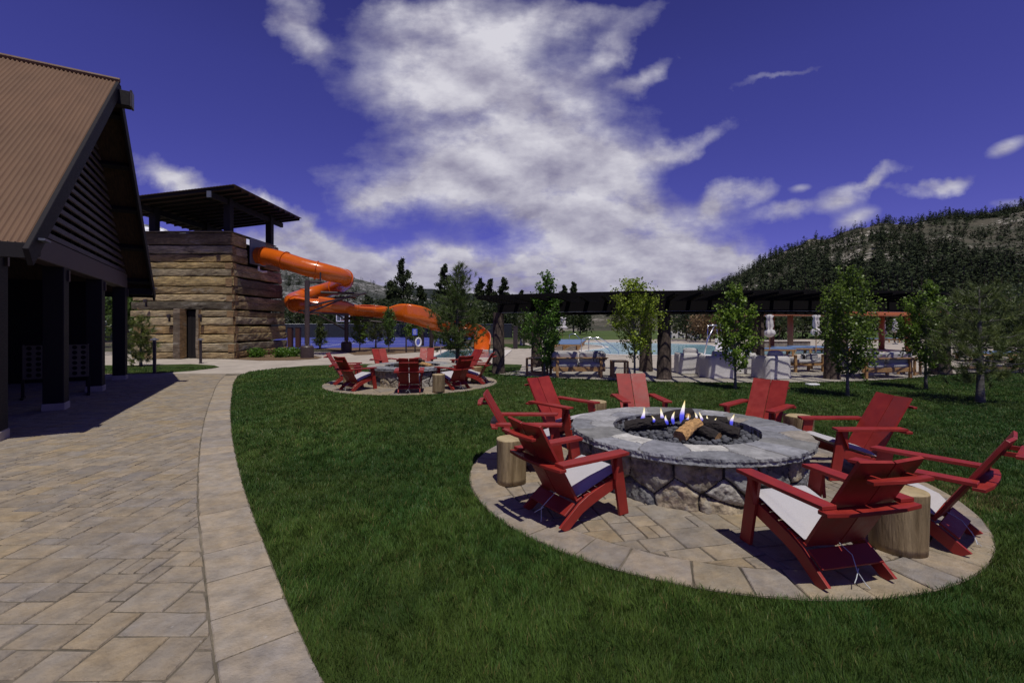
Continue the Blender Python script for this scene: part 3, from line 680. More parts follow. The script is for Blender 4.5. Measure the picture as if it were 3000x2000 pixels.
fire_log(fx - .26, fy + .22, .50, fx + .20, fy + .30, .60, .080, 'burnt', 3, 'charred log raised highest at the back of the near fire pit', g1)
fire_log(fx + .24, fy - .33, .455, fx - .02, fy - .03, .54, .072, 'tip', 4, 'short charred log with an orange cut end at the front of the near fire pit', g1)
fire_log(fx + .50, fy - .24, .47, fx + .12, fy + .02, .56, .080, 'burnt', 5, 'thick black log lying to the right in the near fire pit', g1)
fire_log(fx + .12, fy + .22, .52, fx + .52, fy + .06, .54, .070, 'burnt', 6, 'black log sloping down at the right rear of the near fire pit', g1)
fire_log(fx + .02, fy + .34, .56, fx + .08, fy + .10, .60, .04, 'tip', 7, 'small log end pointing forward at the back of the near fire pit', g1)
g2 = 'logs in the far fire pit'; hx, hy = PIT[1]
fire_log(hx - .5, hy - .1, .47, hx - .05, hy + .1, .50, .075, 'burnt', 11, 'charred log at the left end of the far fire pit', g2)
fire_log(hx - .3, hy + .2, .52, hx + .3, hy + .1, .58, .07, 'burnt', 12, 'reddish charred log lying highest across the far fire pit', g2)
fire_log(hx + .55, hy - .15, .47, hx + .15, hy + .12, .53, .07, 'split', 13, 'pale yellowish log at the right of the far fire pit', g2)
fire_log(hx + .1, hy + .25, .5, hx + .22, hy + .0, .66, .05, 'burnt', 14, 'dark log end standing up on the right of the far fire pit', g2)
def flame_mat():
    m = bpy.data.materials.new('flame'); m.use_nodes = True; t = m.node_tree; t.nodes.clear()
    gz = nd(t, 'ShaderNodeSeparateXYZ', {0: nd(t, 'ShaderNodeTexCoord').outputs['Generated']}).outputs[2]
    n = nd(t, 'ShaderNodeTexNoise', {'Vector': nd(t, 'ShaderNodeTexCoord').outputs['Object'], 'Scale': 22, 'Detail': 3}).outputs['Fac']
    c = ramp(t, gz, [(0, (.05, .07, .9)), (.35, (.14, .14, 1.0)), (.52, (.75, .66, .95)), (.72, (1, .92, .70)), (1, (1, .74, .22))])
    a = ramp(t, mth(t, 'ADD', gz, mth(t, 'MULTIPLY', mth(t, 'SUBTRACT', n, .5), .5)), [(0, .25), (.4, .55), (.62, .95), (.85, .9), (1, .35)])
    em = nd(t, 'ShaderNodeEmission', {0: c, 1: 1.7}); tr = nd(t, 'ShaderNodeBsdfTransparent')
    ms = nd(t, 'ShaderNodeMixShader', {0: a, 1: tr.outputs[0], 2: em.outputs[0]}); nd(t, 'ShaderNodeOutputMaterial', {0: ms.outputs[0]}); return m
fm = flame_mat()
fl_lab = ['leftmost slender curling flame', 'tiny bluish white flame second from the left', 'tall white flame third from the left', 'short white flame just left of the pale split log', 'narrow flame above the pale split log', 'tallest yellow flame at the back of the pit', 'pale flame just right of the tallest flame', 'white flame above the middle charred logs', 'tall white flame right of the middle', 'thin blue flame over the right-hand logs', 'small white flame over the right log', 'faint yellow flame at the far right above the pebbles']
fl = [(1878, 1241, 1192, .14), (1912, 1236, 1218, .02), (1937, 1241, 1194, .05), (1955, 1242, 1216, -.10), (1975, 1241, 1205, -.05), (2000, 1238, 1172, .02), (2011, 1236, 1213, .10), (2036, 1240, 1207, -.02), (2054, 1243, 1206, -.06), (2077, 1246, 1216, -.05), (2099, 1248, 1224, -.04), (2146, 1246, 1213, .0)]
for i, (px, yb, yt, oy) in enumerate(fl):
    D = fy + oy; z0, z1 = ZT(yb, D), ZT(yt, D); x = AT(px, D); h = z1 - z0; rg = random.Random(i); pts = []; rs = []
    for k in range(9):
        f = k / 8; pts.append((math.sin(f * 2.6 + i) * .012 * (1 + f) + (.02 * f * (-1) ** i if i in (0, 2) else 0), math.cos(f * 3 + i) * .006, f * h)); rs.append(max(.0015, (.014 + h * .075) * (math.sin(min(1, f * 1.7 + .28) * math.pi * .5)) * (1 - f) ** .7))
    mb = MB(); mb.tube(pts, rs, 8)
    tag(mb.build('flame', fm, loc=(x, D, z0), smooth=True), fl_lab[i] + ' in the near fire pit', 'flame', 'flames of the near fire pit')
# ================================================================== RED CHAIRS
def make_chair():
    e = empty('lounge_chair', (0, 0, 0))
    for s in (-1, 1):
        b = MB(); b.prism([(.30, 0), (.405, 0), (.315, .525), (.205, .525)], s * .275 - .0125, s * .275 + .0125, bev=.003)
        b.prism([(.225, .33), (.30, .525), (.24, .525)], s * .287, s * .315, bev=.002)
        leg = b.build('leg', red, e)
        b = MB(); b.prism([(.325, .355), (-.04, .235), (-.14, .185), (-.335, .035), (-.285, -.0), (-.245, 0), (-.10, .105), (.02, .155), (.335, .255)], s * .25 - .0115, s * .25 + .0115, bev=.003); b.build('side_rail', red, e)
        b = MB(); q = s * .292; b.prism([(q - .052, -.37), (q + .052, -.37), (q + .062, .16), (q + .058, .345), (q - .058, .365), (q - .062, .10)], .527, .552, ax='Z', bev=.003); b.build('armrest', red, e)
        b = MB(); ln = Vector((0, -.50 + .14, .86 - .235)); th = math.atan2(.36, .625)
        M = Matrix.Translation((s * .118, -.14, .235)) @ Matrix.Rotation(-th, 4, 'X').inverted() @ Matrix.Rotation(s * R(4), 4, 'Z')
        M3 = Matrix.Translation((s * .118, -.14, .20)) @ Matrix.Rotation(th, 4, 'X') @ Matrix.Rotation(s * R(5), 4, 'Z')
        b.prism([(-.113, -.011), (.113, -.011), (.113, .011), (-.113, .011)], 0, .745, ax='Z', bev=.003, M=M3); b.build('back_board', red, e)
    b = MB()
    for k in range(6):
        f = k / 5.0; y = .285 - .40 * f; z = .335 - .125 * f; b.box((0, y, z), (.475, .066, .018), Matrix.Rotation(R(17), 3, 'X'), .003)
    b.build('seat', red, e)
    b = MB(); b.box((0, -.215, .145), (.475, .13, .018), Matrix.Rotation(R(36), 3, 'X'), .003); b.build('stretcher', red, e)
    b = MB(); b.prism([(-.35, -.345), (.35, -.345), (.35, -.41), (.20, -.435), (0, -.445), (-.20, -.435), (-.35, -.41)], .500, .5245, ax='Z', bev=.003); b.build('back_rail', red, e)
    b = MB(); b.prism([(-.215, -.535), (.215, -.535), (.215, -.575), (0, -.592), (-.215, -.575)], .735, .757, ax='Z', bev=.003)
    for x in (-.13, .13): b.box((x, -.50, .745), (.02, .085, .03))
    b.build('head_slat', red, e)
    # cushion: rounded slab that sags a little
    nx_, ny_ = 13, 13; v = []
    for side in (1, -1):
        for j in range(ny_):
            for i in range(nx_):
                a, c_ = i / (nx_ - 1) * 2 - 1, j / (ny_ - 1) * 2 - 1; ex = (1 - abs(a) ** 6) ** .5; ey = (1 - abs(c_) ** 6) ** .5; h = .042 * (ex * ey) ** .6
                x = a * .238; y = .10 + c_ * .235; zb = .372 - (.325 - y) * .315 + .0; v.append((x, y - (0), zb + .012 + side * h + noise.noise(Vector((x * 8, y * 8, 2))) * .006 * ex * ey))
    N = nx_ * ny_; f = []
    for j in range(ny_ - 1):
        for i in range(nx_ - 1): q = j * nx_ + i; f.append((q, q + 1, q + nx_ + 1, q + nx_)); f.append((N + q, N + q + nx_, N + q + nx_ + 1, N + q + 1))
    b = MB(); b.add(v, f)
    o = b.build('cushion', cushion_m, e, smooth=True); bm = bmesh.new(); bm.from_mesh(o.data); bmesh.ops.remove_doubles(bm, verts=bm.verts, dist=.0008); bm.to_mesh(o.data); bm.free()
    b = MB(); b.tube([(0, -.17, .21), (.01, -.25, .17), (-.02, -.31, .10), (.015, -.335, .03), (.03, -.35, .01)], .0028, 5)
    b.tube([(0, -.30, .11), (-.05, -.33, .07), (-.075, -.34, .05)], .0028, 5); b.build('cushion_tie', string_m, e)
    return e
chair0 = make_chair(); used = False
def place_chair(cx, cy, ang, dist, turn, label, group):
    global used
    c = copy_tree(chair0) if used else chair0; used = True
    a = R(ang); c.location = (cx + dist * math.cos(a), cy + dist * math.sin(a), .016); c.rotation_euler = (0, 0, a + math.pi / 2 + R(turn)); tag(c, label, 'chair', group)
gA = 'red lounge chairs round the near fire pit'; gB = 'red lounge chairs round the far fire pit'
for a, d, t, l in ((133, 1.76, 0, 'red chair at the left rear of the near fire pit, beside a small stump'),
                   (91, 1.66, 0, 'red chair facing the camera straight on behind the near fire pit'),
                   (37, 1.72, 4, 'red chair right rear of the near fire pit, left of a half hidden stump'),
                   (-2, 1.80, 2, 'red chair with pale cushion showing, right of the near fire pit rim'),
                   (-50, 1.98, -2, 'rightmost red chair, seen in profile beyond the big stump'),
                   (-85, 1.98, 7, 'red chair nearest the camera, its back turned, left of the big stump'),
                   (219, 1.82, -6, 'red chair with its back turned, left front of the near fire pit'),
                   (175, 1.74, 4, 'red chair in profile at far left of the near patio, behind a stump')):
    place_chair(*PIT[0], a, d, t, l, gA)
for a, d, t, l in ((192, 1.78, 0, 'leftmost red chair of the far fire pit, seen from the side'),
                   (234, 1.85, 0, 'red chair seen from behind at left front of the far fire pit'),
                   (-80, 1.90, 0, 'red chair seen squarely from behind, front of the far fire pit'),
                   (-44, 1.85, 0, 'red chair seen from behind, right of the far fire pit front stump'),
                   (-8, 1.82, 0, 'rightmost red chair of the far fire pit, in profile beside bark column'),
                   (38, 1.75, 0, 'red chair right rear of the far fire pit, before the orange slide exit'),
                   (90, 1.72, 0, 'pale lit red chair facing the camera behind the far fire pit'),
                   (131, 1.75, 0, 'red chair left rear of the far fire pit, before the pale path')):
    place_chair(*PIT[1], a, d, t, l, gB)
# ================================================================== LOG STUMPS
def stump(x, y, r0, h, seed, label, grp):
    e = empty('log_stump', (x, y, .014)); tag(e, label, 'stump', grp)
    def wob(a, z): return 1 + .05 * math.sin(a * 2 + seed) + .045 * math.sin(a * 3 + seed * 2.1) + .03 * math.cos(a * 4 + seed) + .02 * noise.noise(Vector((math.cos(a) * 2, math.sin(a) * 2, z * 2 + seed)))
    b = MB(); b.lathe([(r0 * .93, 0)] + [(r0 * (.94 + .05 * k / 8), h * k / 8 * .97) for k in range(1, 9)] + [(r0 * .98, h * .99)], 40, wob=wob); b.build('trunk', logwood, e, smooth=True)
    b = MB(); b.lathe([(r0 * .98, h * .99), (r0 * .955, h), (r0 * .6, h), (r0 * .3, h + .001), (.001, h + .001)], 40, wob=wob); b.build('top_face', endgrain, e)
sg = 'pale log stumps used as side tables'
stump(-.01, 4.72, .150, .46, 1, 'pale log stump at the left edge of the near patio, behind a red chair', sg)
stump(2.82, 3.33, .168, .44, 2.3, 'largest log stump beside the nearest red chair, front right', sg)
stump(3.74, 5.93, .165, .45, 3.1, 'log stump half hidden behind the right-hand red chair arm', sg)
stump(1.32, 7.05, .148, .45, 4.4, 'log stump behind the fire pit beside the left rear red chair', sg)
stump(-1.76, 10.95, .155, .44, 5.2, 'log stump at the front of the far fire pit', sg)
stump(-1.02, 12.9, .155, .44, 6.0, 'log stump at the right of the far fire pit, behind red chairs', sg)
stump(-4.42, 12.35, .155, .44, 7.0, 'log stump glimpsed behind the left front chair of the far fire pit', sg)
# ================================================================== TIMBER TOWER
def hewn(mb, a, b, z0, z1, depth, out, rng, tone, endtone=(.27, .17, .08)):
    """one hewn timber from a to b (xy), its outer face on the line, thickness inward; out = outward normal"""
    a = Vector((a[0], a[1], 0)); b = Vector((b[0], b[1], 0)); n = Vector((out[0], out[1], 0)); L = (b - a).length; N = max(8, int(L / .18)); sd = rng.random() * 50
    prof = [(-depth, 0.02), (-.03, .0), (.0, .05), (.014, .25), (.016, .55), (.010, .90), (-.012, .985), (-depth, .98)]
    vs = []
    for i in range(N + 1):
        f = i / N; p = a.lerp(b, f)
        dz0 = noise.noise(Vector((f * L * 1.2, sd, 0))) * .03; dz1 = noise.noise(Vector((f * L * 1.1, sd, 7))) * .035
        for (o, h) in prof:
            q = p + n * (o + noise.noise(Vector((f * L * 2.4, h * 3 + sd, 3))) * .022 + noise.noise(Vector((f * L * 7, h * 5 + sd, 5))) * .022)
            vs.append((q.x, q.y, z0 + dz0 + (z1 + dz1 - z0 - dz0) * h))
    K = len(prof); fs = []
    for i in range(N):
        for k in range(K - 1): fs.append((i * K + k, (i + 1) * K + k, (i + 1) * K + k + 1, i * K + k + 1))
    c0 = len(mb.f); mb.add(vs, fs, tone)
    # weathering: patches of grey and rust tone
    for q in range(c0, len(mb.f)):
        f = mb.f[q]; c = mb.v[f[0]]; t = noise.noise(Vector((c[0] * .9, c[1] * .9, c[2] * 3 + sd))); g = max(0, min(1, .5 + t * 1.4)); m_ = tone
        mb.c[q] = tuple(m_[j] * (.72 + .5 * g) for j in range(3))
    e = tuple(range(K)); mb.add([vs[k] for k in range(K)], [e], endtone); mb.add([vs[N * K + k] for k in range(K)], [e], endtone)
def build_tower():
    e = empty('slide_tower', (-15.7, 24.4, 0)); tag(e, 'tall tapering tower of weathered hewn timbers with dark open roof, behind the tree trunks', 'tower')
    e['label'] = 'tall tapering tower of weathered hewn timbers under a dark sloping roof'
    ox, oy = -15.7, 24.4; rng = random.Random(5)
    B = [(-18.2, 21.8), (-13.26, 21.8), (-13.3, 27.0), (-18.2, 27.0)]; T = [(-17.9, 22.2), (-13.72, 22.2), (-13.64, 26.5), (-17.9, 26.5)]; H = 6.13
    ys = [480, 565, 635, 697, 747, 808, 885, 945, 1000, 1065, 1120, 1185, 1250, 1315, 1385, 1445]
    zs = [max(0, ZT(500 + .3827 * y, 22.0)) for y in ys]; zs[0] = H; zs[-1] = 0
    tones = [(.095, .075, .052), (.20, .175, .135), (.17, .125, .07), (.215, .165, .095), (.14, .122, .10), (.23, .18, .105), (.15, .115, .075), (.22, .18, .13), (.062, .056, .052), (.18, .15, .115), (.195, .165, .13), (.155, .11, .065), (.20, .16, .105), (.19, .165, .135), (.165, .13, .09)]
    tones = [(t_[0] * 1.9, t_[1] * 1.78, t_[2] * 1.32) for t_ in tones]
    wall = MB()
    def corner(k, z): f = max(0, min(1, z / H)) ; f = f if z > 0 else 0; return (B[k][0] + (T[k][0] - B[k][0]) * f - ox, B[k][1] + (T[k][1] - B[k][1]) * f - oy)
    for i in range(15):
        z1, z0 = zs[i], zs[i + 1]; zm = (z0 + z1) / 2; c = [corner(k, zm) for k in range(4)]; tn = tones[i]; g = .022
        ext = rng.uniform(.02, .12) if i != 8 else .0
        fl = (c[0][0] - rng.uniform(0, .1) - (.22 if i in (7, 8, 9) else 0), c[0][1]); fr = (c[1][0] + (.02 if i % 2 else -.06) + ext * .5, c[1][1])
        if z1 < 2.75 and i >= 9:       # leave the doorway open
            hewn(wall, fl, (-16.12 - ox, c[0][1]), z0 + g, z1 - g, .26, (0, -1), rng, tn); hewn(wall, (-15.02 - ox, c[0][1]), fr, z0 + g, z1 - g, .26, (0, -1), rng, tn)
        else: hewn(wall, fl, fr, z0 + g, z1 - g, .30, (0, -1), rng, tn)
        dz = .06 * (-1) ** i; t2 = tones[(i * 7 + 3) % 15]; t2 = tuple(v * .9 for v in t2)  # side-face timbers darkened in colour for the grazing sun
        if i in (0, 1, 2):              # the slide mouth cuts the upper timbers
            hewn(wall, (c[1][0], c[1][1] + .03), (c[1][0], 23.45 - oy), z0 + g + dz * .3, z1 - g + (0 if i == 0 else dz * .3), .3, (1, 0), rng, t2); hewn(wall, (c[2][0], 24.95 - oy), (c[2][0], c[2][1]), z0 + g, z1 - g, .3, (1, 0), rng, t2)
        else: hewn(wall, (c[1][0] + .0, c[1][1] + (-.05 if i % 2 else .12)), (c[2][0], c[2][1] + rng.uniform(-.05, .1)), z0 + g + dz * .5, z1 - g + dz * .5, .3, (1, 0), rng, t2)
        hewn(wall, (c[0][0], c[0][1]), (c[3][0], c[3][1]), z0 + g, z1 - g, .3, (-1, 0), rng, tn); hewn(wall, (c[3][0], c[3][1]), (c[2][0], c[2][1]), z0 + g, z1 - g, .3, (0, 1), rng, tn)
    wall.build('timber_wall', attr_wood, e)
    b = MB(); b.box((0, 0, H - .35), (3.7, 3.7, .1)); b.build('platform', dark_wood, e)
    b = MB(); b.box((0, .15, 2.9), (3.6, 3.4, 5.4)); b.build('core', dark_void, e)
    b = MB(); b.box((T[0][0] / 2 + T[1][0] / 2 - ox, T[0][1] - oy + .05, H + .03), (4.35, .28, .05), bev=.01); b.box((T[1][0] - ox - .05, 24.35 - oy, H + .03), (.28, 4.0, .05), bev=.01); b.build('top_cap', attr_wood, e)
    for f in e.children[-1].data.attributes['Col'].data: f.color = (.20, .16, .11, 1)
    # door and its frame
    dr = MB(); dr.box((-15.45 - ox, 22.18 - oy, 1.16), (.66, .05, 2.3))
    for k in range(3): dr.box((-15.67 - ox + k * .22, 22.145 - oy, 1.16), (.2, .03, 2.24), bev=.006)
    d = dr.build('door', dark_wood, e)
    b = MB(); b.box((-15.2 - ox, 22.11 - oy, 1.1), (.03, .04, .14)); b.build('handle', black_steel, d)
    b = MB(); b.cur = (.15, .115, .08)
    hewn(b, (-16.13 - ox, 21.66 - oy), (-15.80 - ox, 21.66 - oy), 0, 2.46, .45, (0, -1), rng, (.17, .13, .09)); hewn(b, (-15.13 - ox, 21.78 - oy), (-15.0 - ox, 21.78 - oy), 0, 2.40, .35, (0, -1), rng, (.2, .16, .11)); b.build('door_frame', attr_wood, e)
    for (px, py) in ((498, 922), (590, 922), (430, 878)):
        D = 21.7; x = AT(px, D) - ox; z = ZT(py, D); b = MB(); b.lathe([(.03, -.16), (.085, -.12), (.09, .0), (.05, .03)], 12, (x, D - oy - .08, z)); b.box((x, D - oy - .03, z - .2), (.04, .1, .28)); b.build('wall_lamp', black_steel, e)
    # roof
    RH = lambda x: 8.06 + (x + 12.95) * .118
    b = MB(); xs = [-12.75, -19.2]; n = 90
    for k in range(n):                    # corrugated sheet
        x0 = xs[0] + (xs[1] - xs[0]) * k / n; x1 = xs[0] + (xs[1] - xs[0]) * (k + 1) / n; o0 = .012 * (k % 2); o1 = .012 * ((k + 1) % 2)
        b.add([(x0 - ox, 20.9 - oy, RH(x0) + o0), (x1 - ox, 20.9 - oy, RH(x1) + o1), (x1 - ox, 27.6 - oy, RH(x1) + o1), (x0 - ox, 27.6 - oy, RH(x0) + o0), (x0 - ox, 20.9 - oy, RH(x0) + o0 - .03), (x1 - ox, 20.9 - oy, RH(x1) + o1 - .03), (x1 - ox, 27.6 - oy, RH(x1) + o1 - .03), (x0 - ox, 27.6 - oy, RH(x0) + o0 - .03)], [(0, 1, 2, 3), (4, 7, 6, 5), (0, 4, 5, 1), (3, 2, 6, 7)] + ([(0, 3, 7, 4)] if k == 0 else []) + ([(1, 5, 6, 2)] if k == n - 1 else []))
    b.build('roof', brown_steel, e)
    for k in range(12):
        y = 21.0 + k * .59; b = MB(); b.add([(x - ox, y + t - oy, RH(x) - .04 - h) for h in (0, .11) for t in (0, .05) for x in (-12.85, -19.1)], [(0, 1, 3, 2), (4, 6, 7, 5), (0, 4, 5, 1), (2, 3, 7, 6), (0, 2, 6, 4), (1, 5, 7, 3)]); b.build('purlin', dark_wood, e)
    for x in (-13.95, -17.6):
        b = MB(); b.box((x - ox, 24.3 - oy, RH(x) - .30), (.16, 6.6, .27), bev=.01); b.build('beam', dark_wood, e)
        for y in (22.4, 26.2): b = MB(); b.box((x - ox, y - oy, (H + RH(x) - .43) / 2), (.32, .32, RH(x) - .43 - H + .7), bev=.012); b.build('post', dark_wood, e)
    b = MB(); b.box((-13.95 - ox, 20.96 - oy, RH(-13.95) - .30), (.20, .05, .29)); b.build('beam_cap', grey_metal, e)
    b = MB(); b.box((-13.52 - ox, 24.2 - oy, 5.45), (.05, 1.45, 1.32), bev=.005); b.build('slide_mouth_plate', grey_metal, e)
    b = MB(); b.tube([(-13.35 - ox, 24.0 - oy, 4.72), (-13.35 - ox, 24.0 - oy, 4.5), (-13.2 - ox, 24.1 - oy, 4.42), (-13.1 - ox, 24.3 - oy, 4.46)], .055, 8); b.build('drain_pipe', white_paint, e)
build_tower()
# ================================================================== WATER SLIDE
def slide():
    e = empty('water_slide', (-10.2, 24.5, 0)); tag(e, 'orange enclosed tube slide that spirals down from the timber tower into an open flume', 'water slide'); O = Vector((-10.2, 24.5, 0)); SXO = O.x
    ctl = [(-13.45, 24.1, 5.30), (-12.7, 24.0, 5.2), (-11.86, 23.8, 4.97), (-10.75, 23.7, 4.62), (-9.75, 24.0, 4.38), (-9.25, 25.1, 4.22), (-9.9, 26.6, 4.02), (-11.3, 27.6, 3.72), (-12.45, 27.2, 3.32), (-12.55, 26.0, 2.96), (-11.5, 25.2, 2.68), (-10.1, 25.8, 2.62), (-9.3, 27.3, 2.55), (-8.6, 28.3, 2.50), (-7.5, 28.2, 2.38), (-6.2, 28.0, 2.12), (-5.25, 28.9, 1.78), (-4.8, 30.6, 1.55), (-3.8, 32.0, 1.38), (-2.6, 31.9, 1.12), (-1.95, 30.6, .72), (-1.88, 28.35, .16)]
    P = [p - O for p in catmull(ctl, 8)]; n = len(P); segs = 8
    cut = 14 * segs - 34 + 0                       # tube becomes an open flume after the second loop
    cut = 10 * segs + 4
    def frames(i):
        t = (P[min(i + 1, n - 1)] - P[max(i - 1, 0)]).normalized(); s = t.cross(Vector((0, 0, 1))).normalized(); return t, s, s.cross(t)
    # enclosed tube with wall thickness
    r = .44; N = 26; mb = MB(); vs = []
    for i in range(cut + 1):
        t, s, u = frames(i)
        for k in range(N): a = 2 * math.pi * k / N; vs.append(P[i] + s * math.cos(a) * r + u * math.sin(a) * r)
    mb.add(vs, [(i * N + k, i * N + (k + 1) % N, (i + 1) * N + (k + 1) % N, (i + 1) * N + k) for i in range(cut) for k in range(N)]); mb.build('tube', orange, e, smooth=True)
    # joint flanges, one every section
    for i in list(range(4, cut + 1, 12)) + [cut]:
        t, s, u = frames(i); b = MB(); vs = []
        for (rr, o) in ((r + .002, -.025), (r + .055, -.02), (r + .055, .02), (r + .002, .025)):
            for k in range(32): a = 2 * math.pi * k / 32; vs.append(P[i] + t * o + s * math.cos(a) * rr + u * math.sin(a) * rr)
        b.add(vs, [(q * 32 + k, q * 32 + (k + 1) % 32, q * 32 + 32 + (k + 1) % 32, q * 32 + 32 + k) for q in range(3) for k in range(32)]); b.build('flange', orange, e, smooth=False)
    # open flume, banked: the wall outside each bend is higher
    mb = MB(); K = 19; vs = []; rims = [[], []]
    trn = []
    for i in range(n):
        t2 = P[min(i + 6, n - 1)] - P[i]; t1 = P[i] - P[max(i - 6, 0)]; trn.append((t1.x * t2.y - t1.y * t2.x) / (t1.length * t2.length + 1e-6))
    trn = [sum(trn[max(0, min(n - 1, i + q))] for q in range(-9, 10)) / 19 for i in range(n)]
    for i in range(cut, n):
        t, s, u = frames(i); f = (i - cut) / (n - 1 - cut); hi = max(-1, min(1, trn[i] * 1.5)); rr = .42 + .05 * math.sin(min(1, f * 3) * 1.57)
        bump = math.exp(-((P[i].x + SXO - (-6.4)) / 1.6) ** 2); aR = R(6 + 46 * max(0, hi) + 28 * bump); aL = R(6 + 34 * max(0, -hi))
        if f > .80: k2 = min(1, (f - .80) / .12); aL = aL * (1 - k2) + R(14) * k2; aR = aR * (1 - k2) + R(58) * k2
        for th in (0, .035):
            for k in range(K):
                a = (-math.pi - aL) + (math.pi + aL + aR) * k / (K - 1); q = rr + th
                x, z = math.cos(a) * q, math.sin(a) * q
                if z > 0: x = math.copysign(q * (1 - .12 * (z / q) ** 2), x); 
                if z > 0: z *= 1.0 + .5 * min(1, max(aR, aL) / R(50))
                pt = P[i] + s * x + u * (z + .08); vs.append(pt)
                if th == 0 and k in (0, K - 1): rims[0 if k == 0 else 1].append(pt)
    M = n - cut; W2 = 2 * K; fs = []
    for i in range(M - 1):
        for k in range(K - 1):
            a, b_ = i * W2 + k, (i + 1) * W2 + k; fs.append((a, a + 1, b_ + 1, b_)); fs.append((a + K, b_ + K, b_ + K + 1, a + K + 1))
        for k in (0, K - 1): a, b_ = i * W2 + k, (i + 1) * W2 + k; fs.append((a, b_, b_ + K, a + K))
    mb.add(vs, fs); o = mb.build('flume', orange, e, smooth=True)
    for rm in rims: b = MB(); b.tube(rm, .035, 8); b.build('rim', orange, e, smooth=True)
    for i in range(cut + 10, n, 12):
        base = (i - cut) * W2; b = MB(); pts = [vs[base + K + k] for k in range(K)]; b.tube(pts, .022, 6); b.build('rib', orange, e)
    return P, O
SP, SO = slide()
def column(px, py, r, top, lab, arm=None, drum=True):
    x, y = G(px, py); e = empty('slide_support', (x, y, 0)); tag(e, lab, 'support column', 'brown steel columns holding the slide')
    b = MB(); b.lathe([(r, .3), (r, top)], 16); b.build('column', brown_steel, e, smooth=False)
    if drum:
        b = MB(); b.lathe([(.31, 0), (.31, .53), (.26, .60), (.0, .60)], 24); b.build('footing', brown_steel, e)
        b = MB()
        for k in range(8): a = k * math.pi / 4; b.lathe([(.014, .6), (.014, .69)], 6, (.2 * math.cos(a), .2 * math.sin(a), 0))
        b.build('anchor_bolts', chrome, e)
    for A, B_, w_ in (arm or []):
        b = MB(); b.tube([Vector(A) - Vector((x, y, 0)), Vector(B_) - Vector((x, y, 0))], w_, 8); b.build('brace', black_steel, e)
    return e
c1 = G(900, 1047); c2 = G(1015, 1030)
column(900, 1048, .115, 3.82, 'brown steel slide column nearest the tower, on a round drum footing', [((c1[0], c1[1], 3.76), (c1[0] + .55, c1[1] + .5, 3.8), .06), ((c1[0] + .45, c1[1] + .5, 3.7), (c1[0] + .45, c1[1] + .5, 4.3), .04), ((c1[0], c1[1], 2.55), (c1[0] + 1.75, 26.3, 3.45), .055), ((c1[0], c1[1], 2.2), (c1[0] + .75, 26.5, 3.3), .05), ((-10.6, 25.2, 3.42), (-8.8, 26.2, 3.42), .075), ((-11.4, 26.8, 3.2), (-9.2, 26.9, 3.25), .07), ((c1[0], c1[1], 2.35), (-12.9, 26.8, 2.42), .05), ((c1[0] - .4, c1[1] + .5, 2.28), (-9.4, 26.2, 2.22), .055)])
column(1015, 1030, .12, 3.05, 'second brown steel slide column on a drum footing, behind young trees', [((c2[0], c2[1], 1.3), (-11.6, 25.9, 2.5), .05), ((c2[0], c2[1], 1.9), (-10.8, 26.4, 2.6), .04), ((c2[0], c2[1], 2.0), (-7.2, 28.3, 1.7), .05), ((c2[0], c2[1], 2.05), (-8.6, 28.2, 2.05), .05)])
for i, (px, py, tp, r, lab) in enumerate(((1264, 1020, 1.35, .15, 'dark steel post under the last bend of the orange slide'), (1236, 1013, 1.6, .17, 'dark steel post left of the one under the last slide bend'), (1345, 1012, 1.1, .15, 'dark post behind the near pine under the lower flume'))):
    x, y = G(px, py); e = empty('slide_support', (x, y, 0)); tag(e, lab, 'support column', 'brown steel columns holding the slide'); b = MB(); b.lathe([(r, 0), (r, tp)], 14); b.build('column', black_steel, e); b = MB(); b.box((0, 0, tp + .03), (r * 2.6, r * 2.6, .06), bev=.01); b.build('head_plate', black_steel, e)
# ================================================================== POOLS
def ring(name, loop, wd, z0, z1, m, parent):
    n = len(loop); out = []
    for i in range(n):
        a, b = loop[i - 1], loop[(i + 1) % n]; tx, ty = b[0] - a[0], b[1] - a[1]; L = math.hypot(tx, ty) + 1e-9; out.append((loop[i][0] + ty / L * wd, loop[i][1] - tx / L * wd))
    vs = [(p[0], p[1], z0) for p in loop] + [(p[0], p[1], z1) for p in loop] + [(p[0], p[1], z1) for p in out] + [(p[0], p[1], z0) for p in out]
    fs = [(k * n + i, k * n + (i + 1) % n, k * n + n + (i + 1) % n, k * n + n + i) for k in range(3) for i in range(n)]; b = MB(); b.add(vs, fs); return b.build(name, m, parent)
pl = [(4.5, 27.8), (4.55, 26.2), (5.2, 24.7), (7, 24.2), (9.5, 24.1), (12.6, 24.1), (16.4, 24.6), (19, 26), (19.5, 28), (17.5, 29.3), (15.2, 30), (14.7, 32.5), (15.3, 36), (13.4, 38), (10.5, 40), (7.6, 40.8), (5.9, 39.5), (5.4, 37.5), (6.4, 35.8), (7.0, 33.6), (6.6, 31.4), (5.4, 29.4)]
pls = [(p.x, p.y) for p in catmull(pl, 5, True)]
tag(sheet('swimming_pool_water', [pls], .018, water_m), kind='structure')
o = ring('pool_coping', pls, .42, 0.0, .05, coping_m, None); tag(o, 'pale stone coping curving round the large pool', 'pool edge')
pr = [(-3.9, 21.9), (-.85, 21.9), (-.40, 28.6), (-3.95, 28.6)]
tag(sheet('slide_pool_water', [pr], .018, water2_m), kind='structure')
o = ring('pool_coping', pr, .45, 0.0, .05, coping_m, None); tag(o, 'white straight coping of the small rectangular slide pool', 'pool edge')
def rail(pairs, label, grp='stainless pool handrails', post=None):
    e = empty('pool_handrail', pairs[0][0]); tag(e, label, 'handrail', grp); o = Vector(e.location)
    for pts in pairs:
        b = MB(); b.tube([Vector(p) - o for p in catmull(pts, 5)], .024, 8); b.build('rail', chrome, e, smooth=True)
    return e
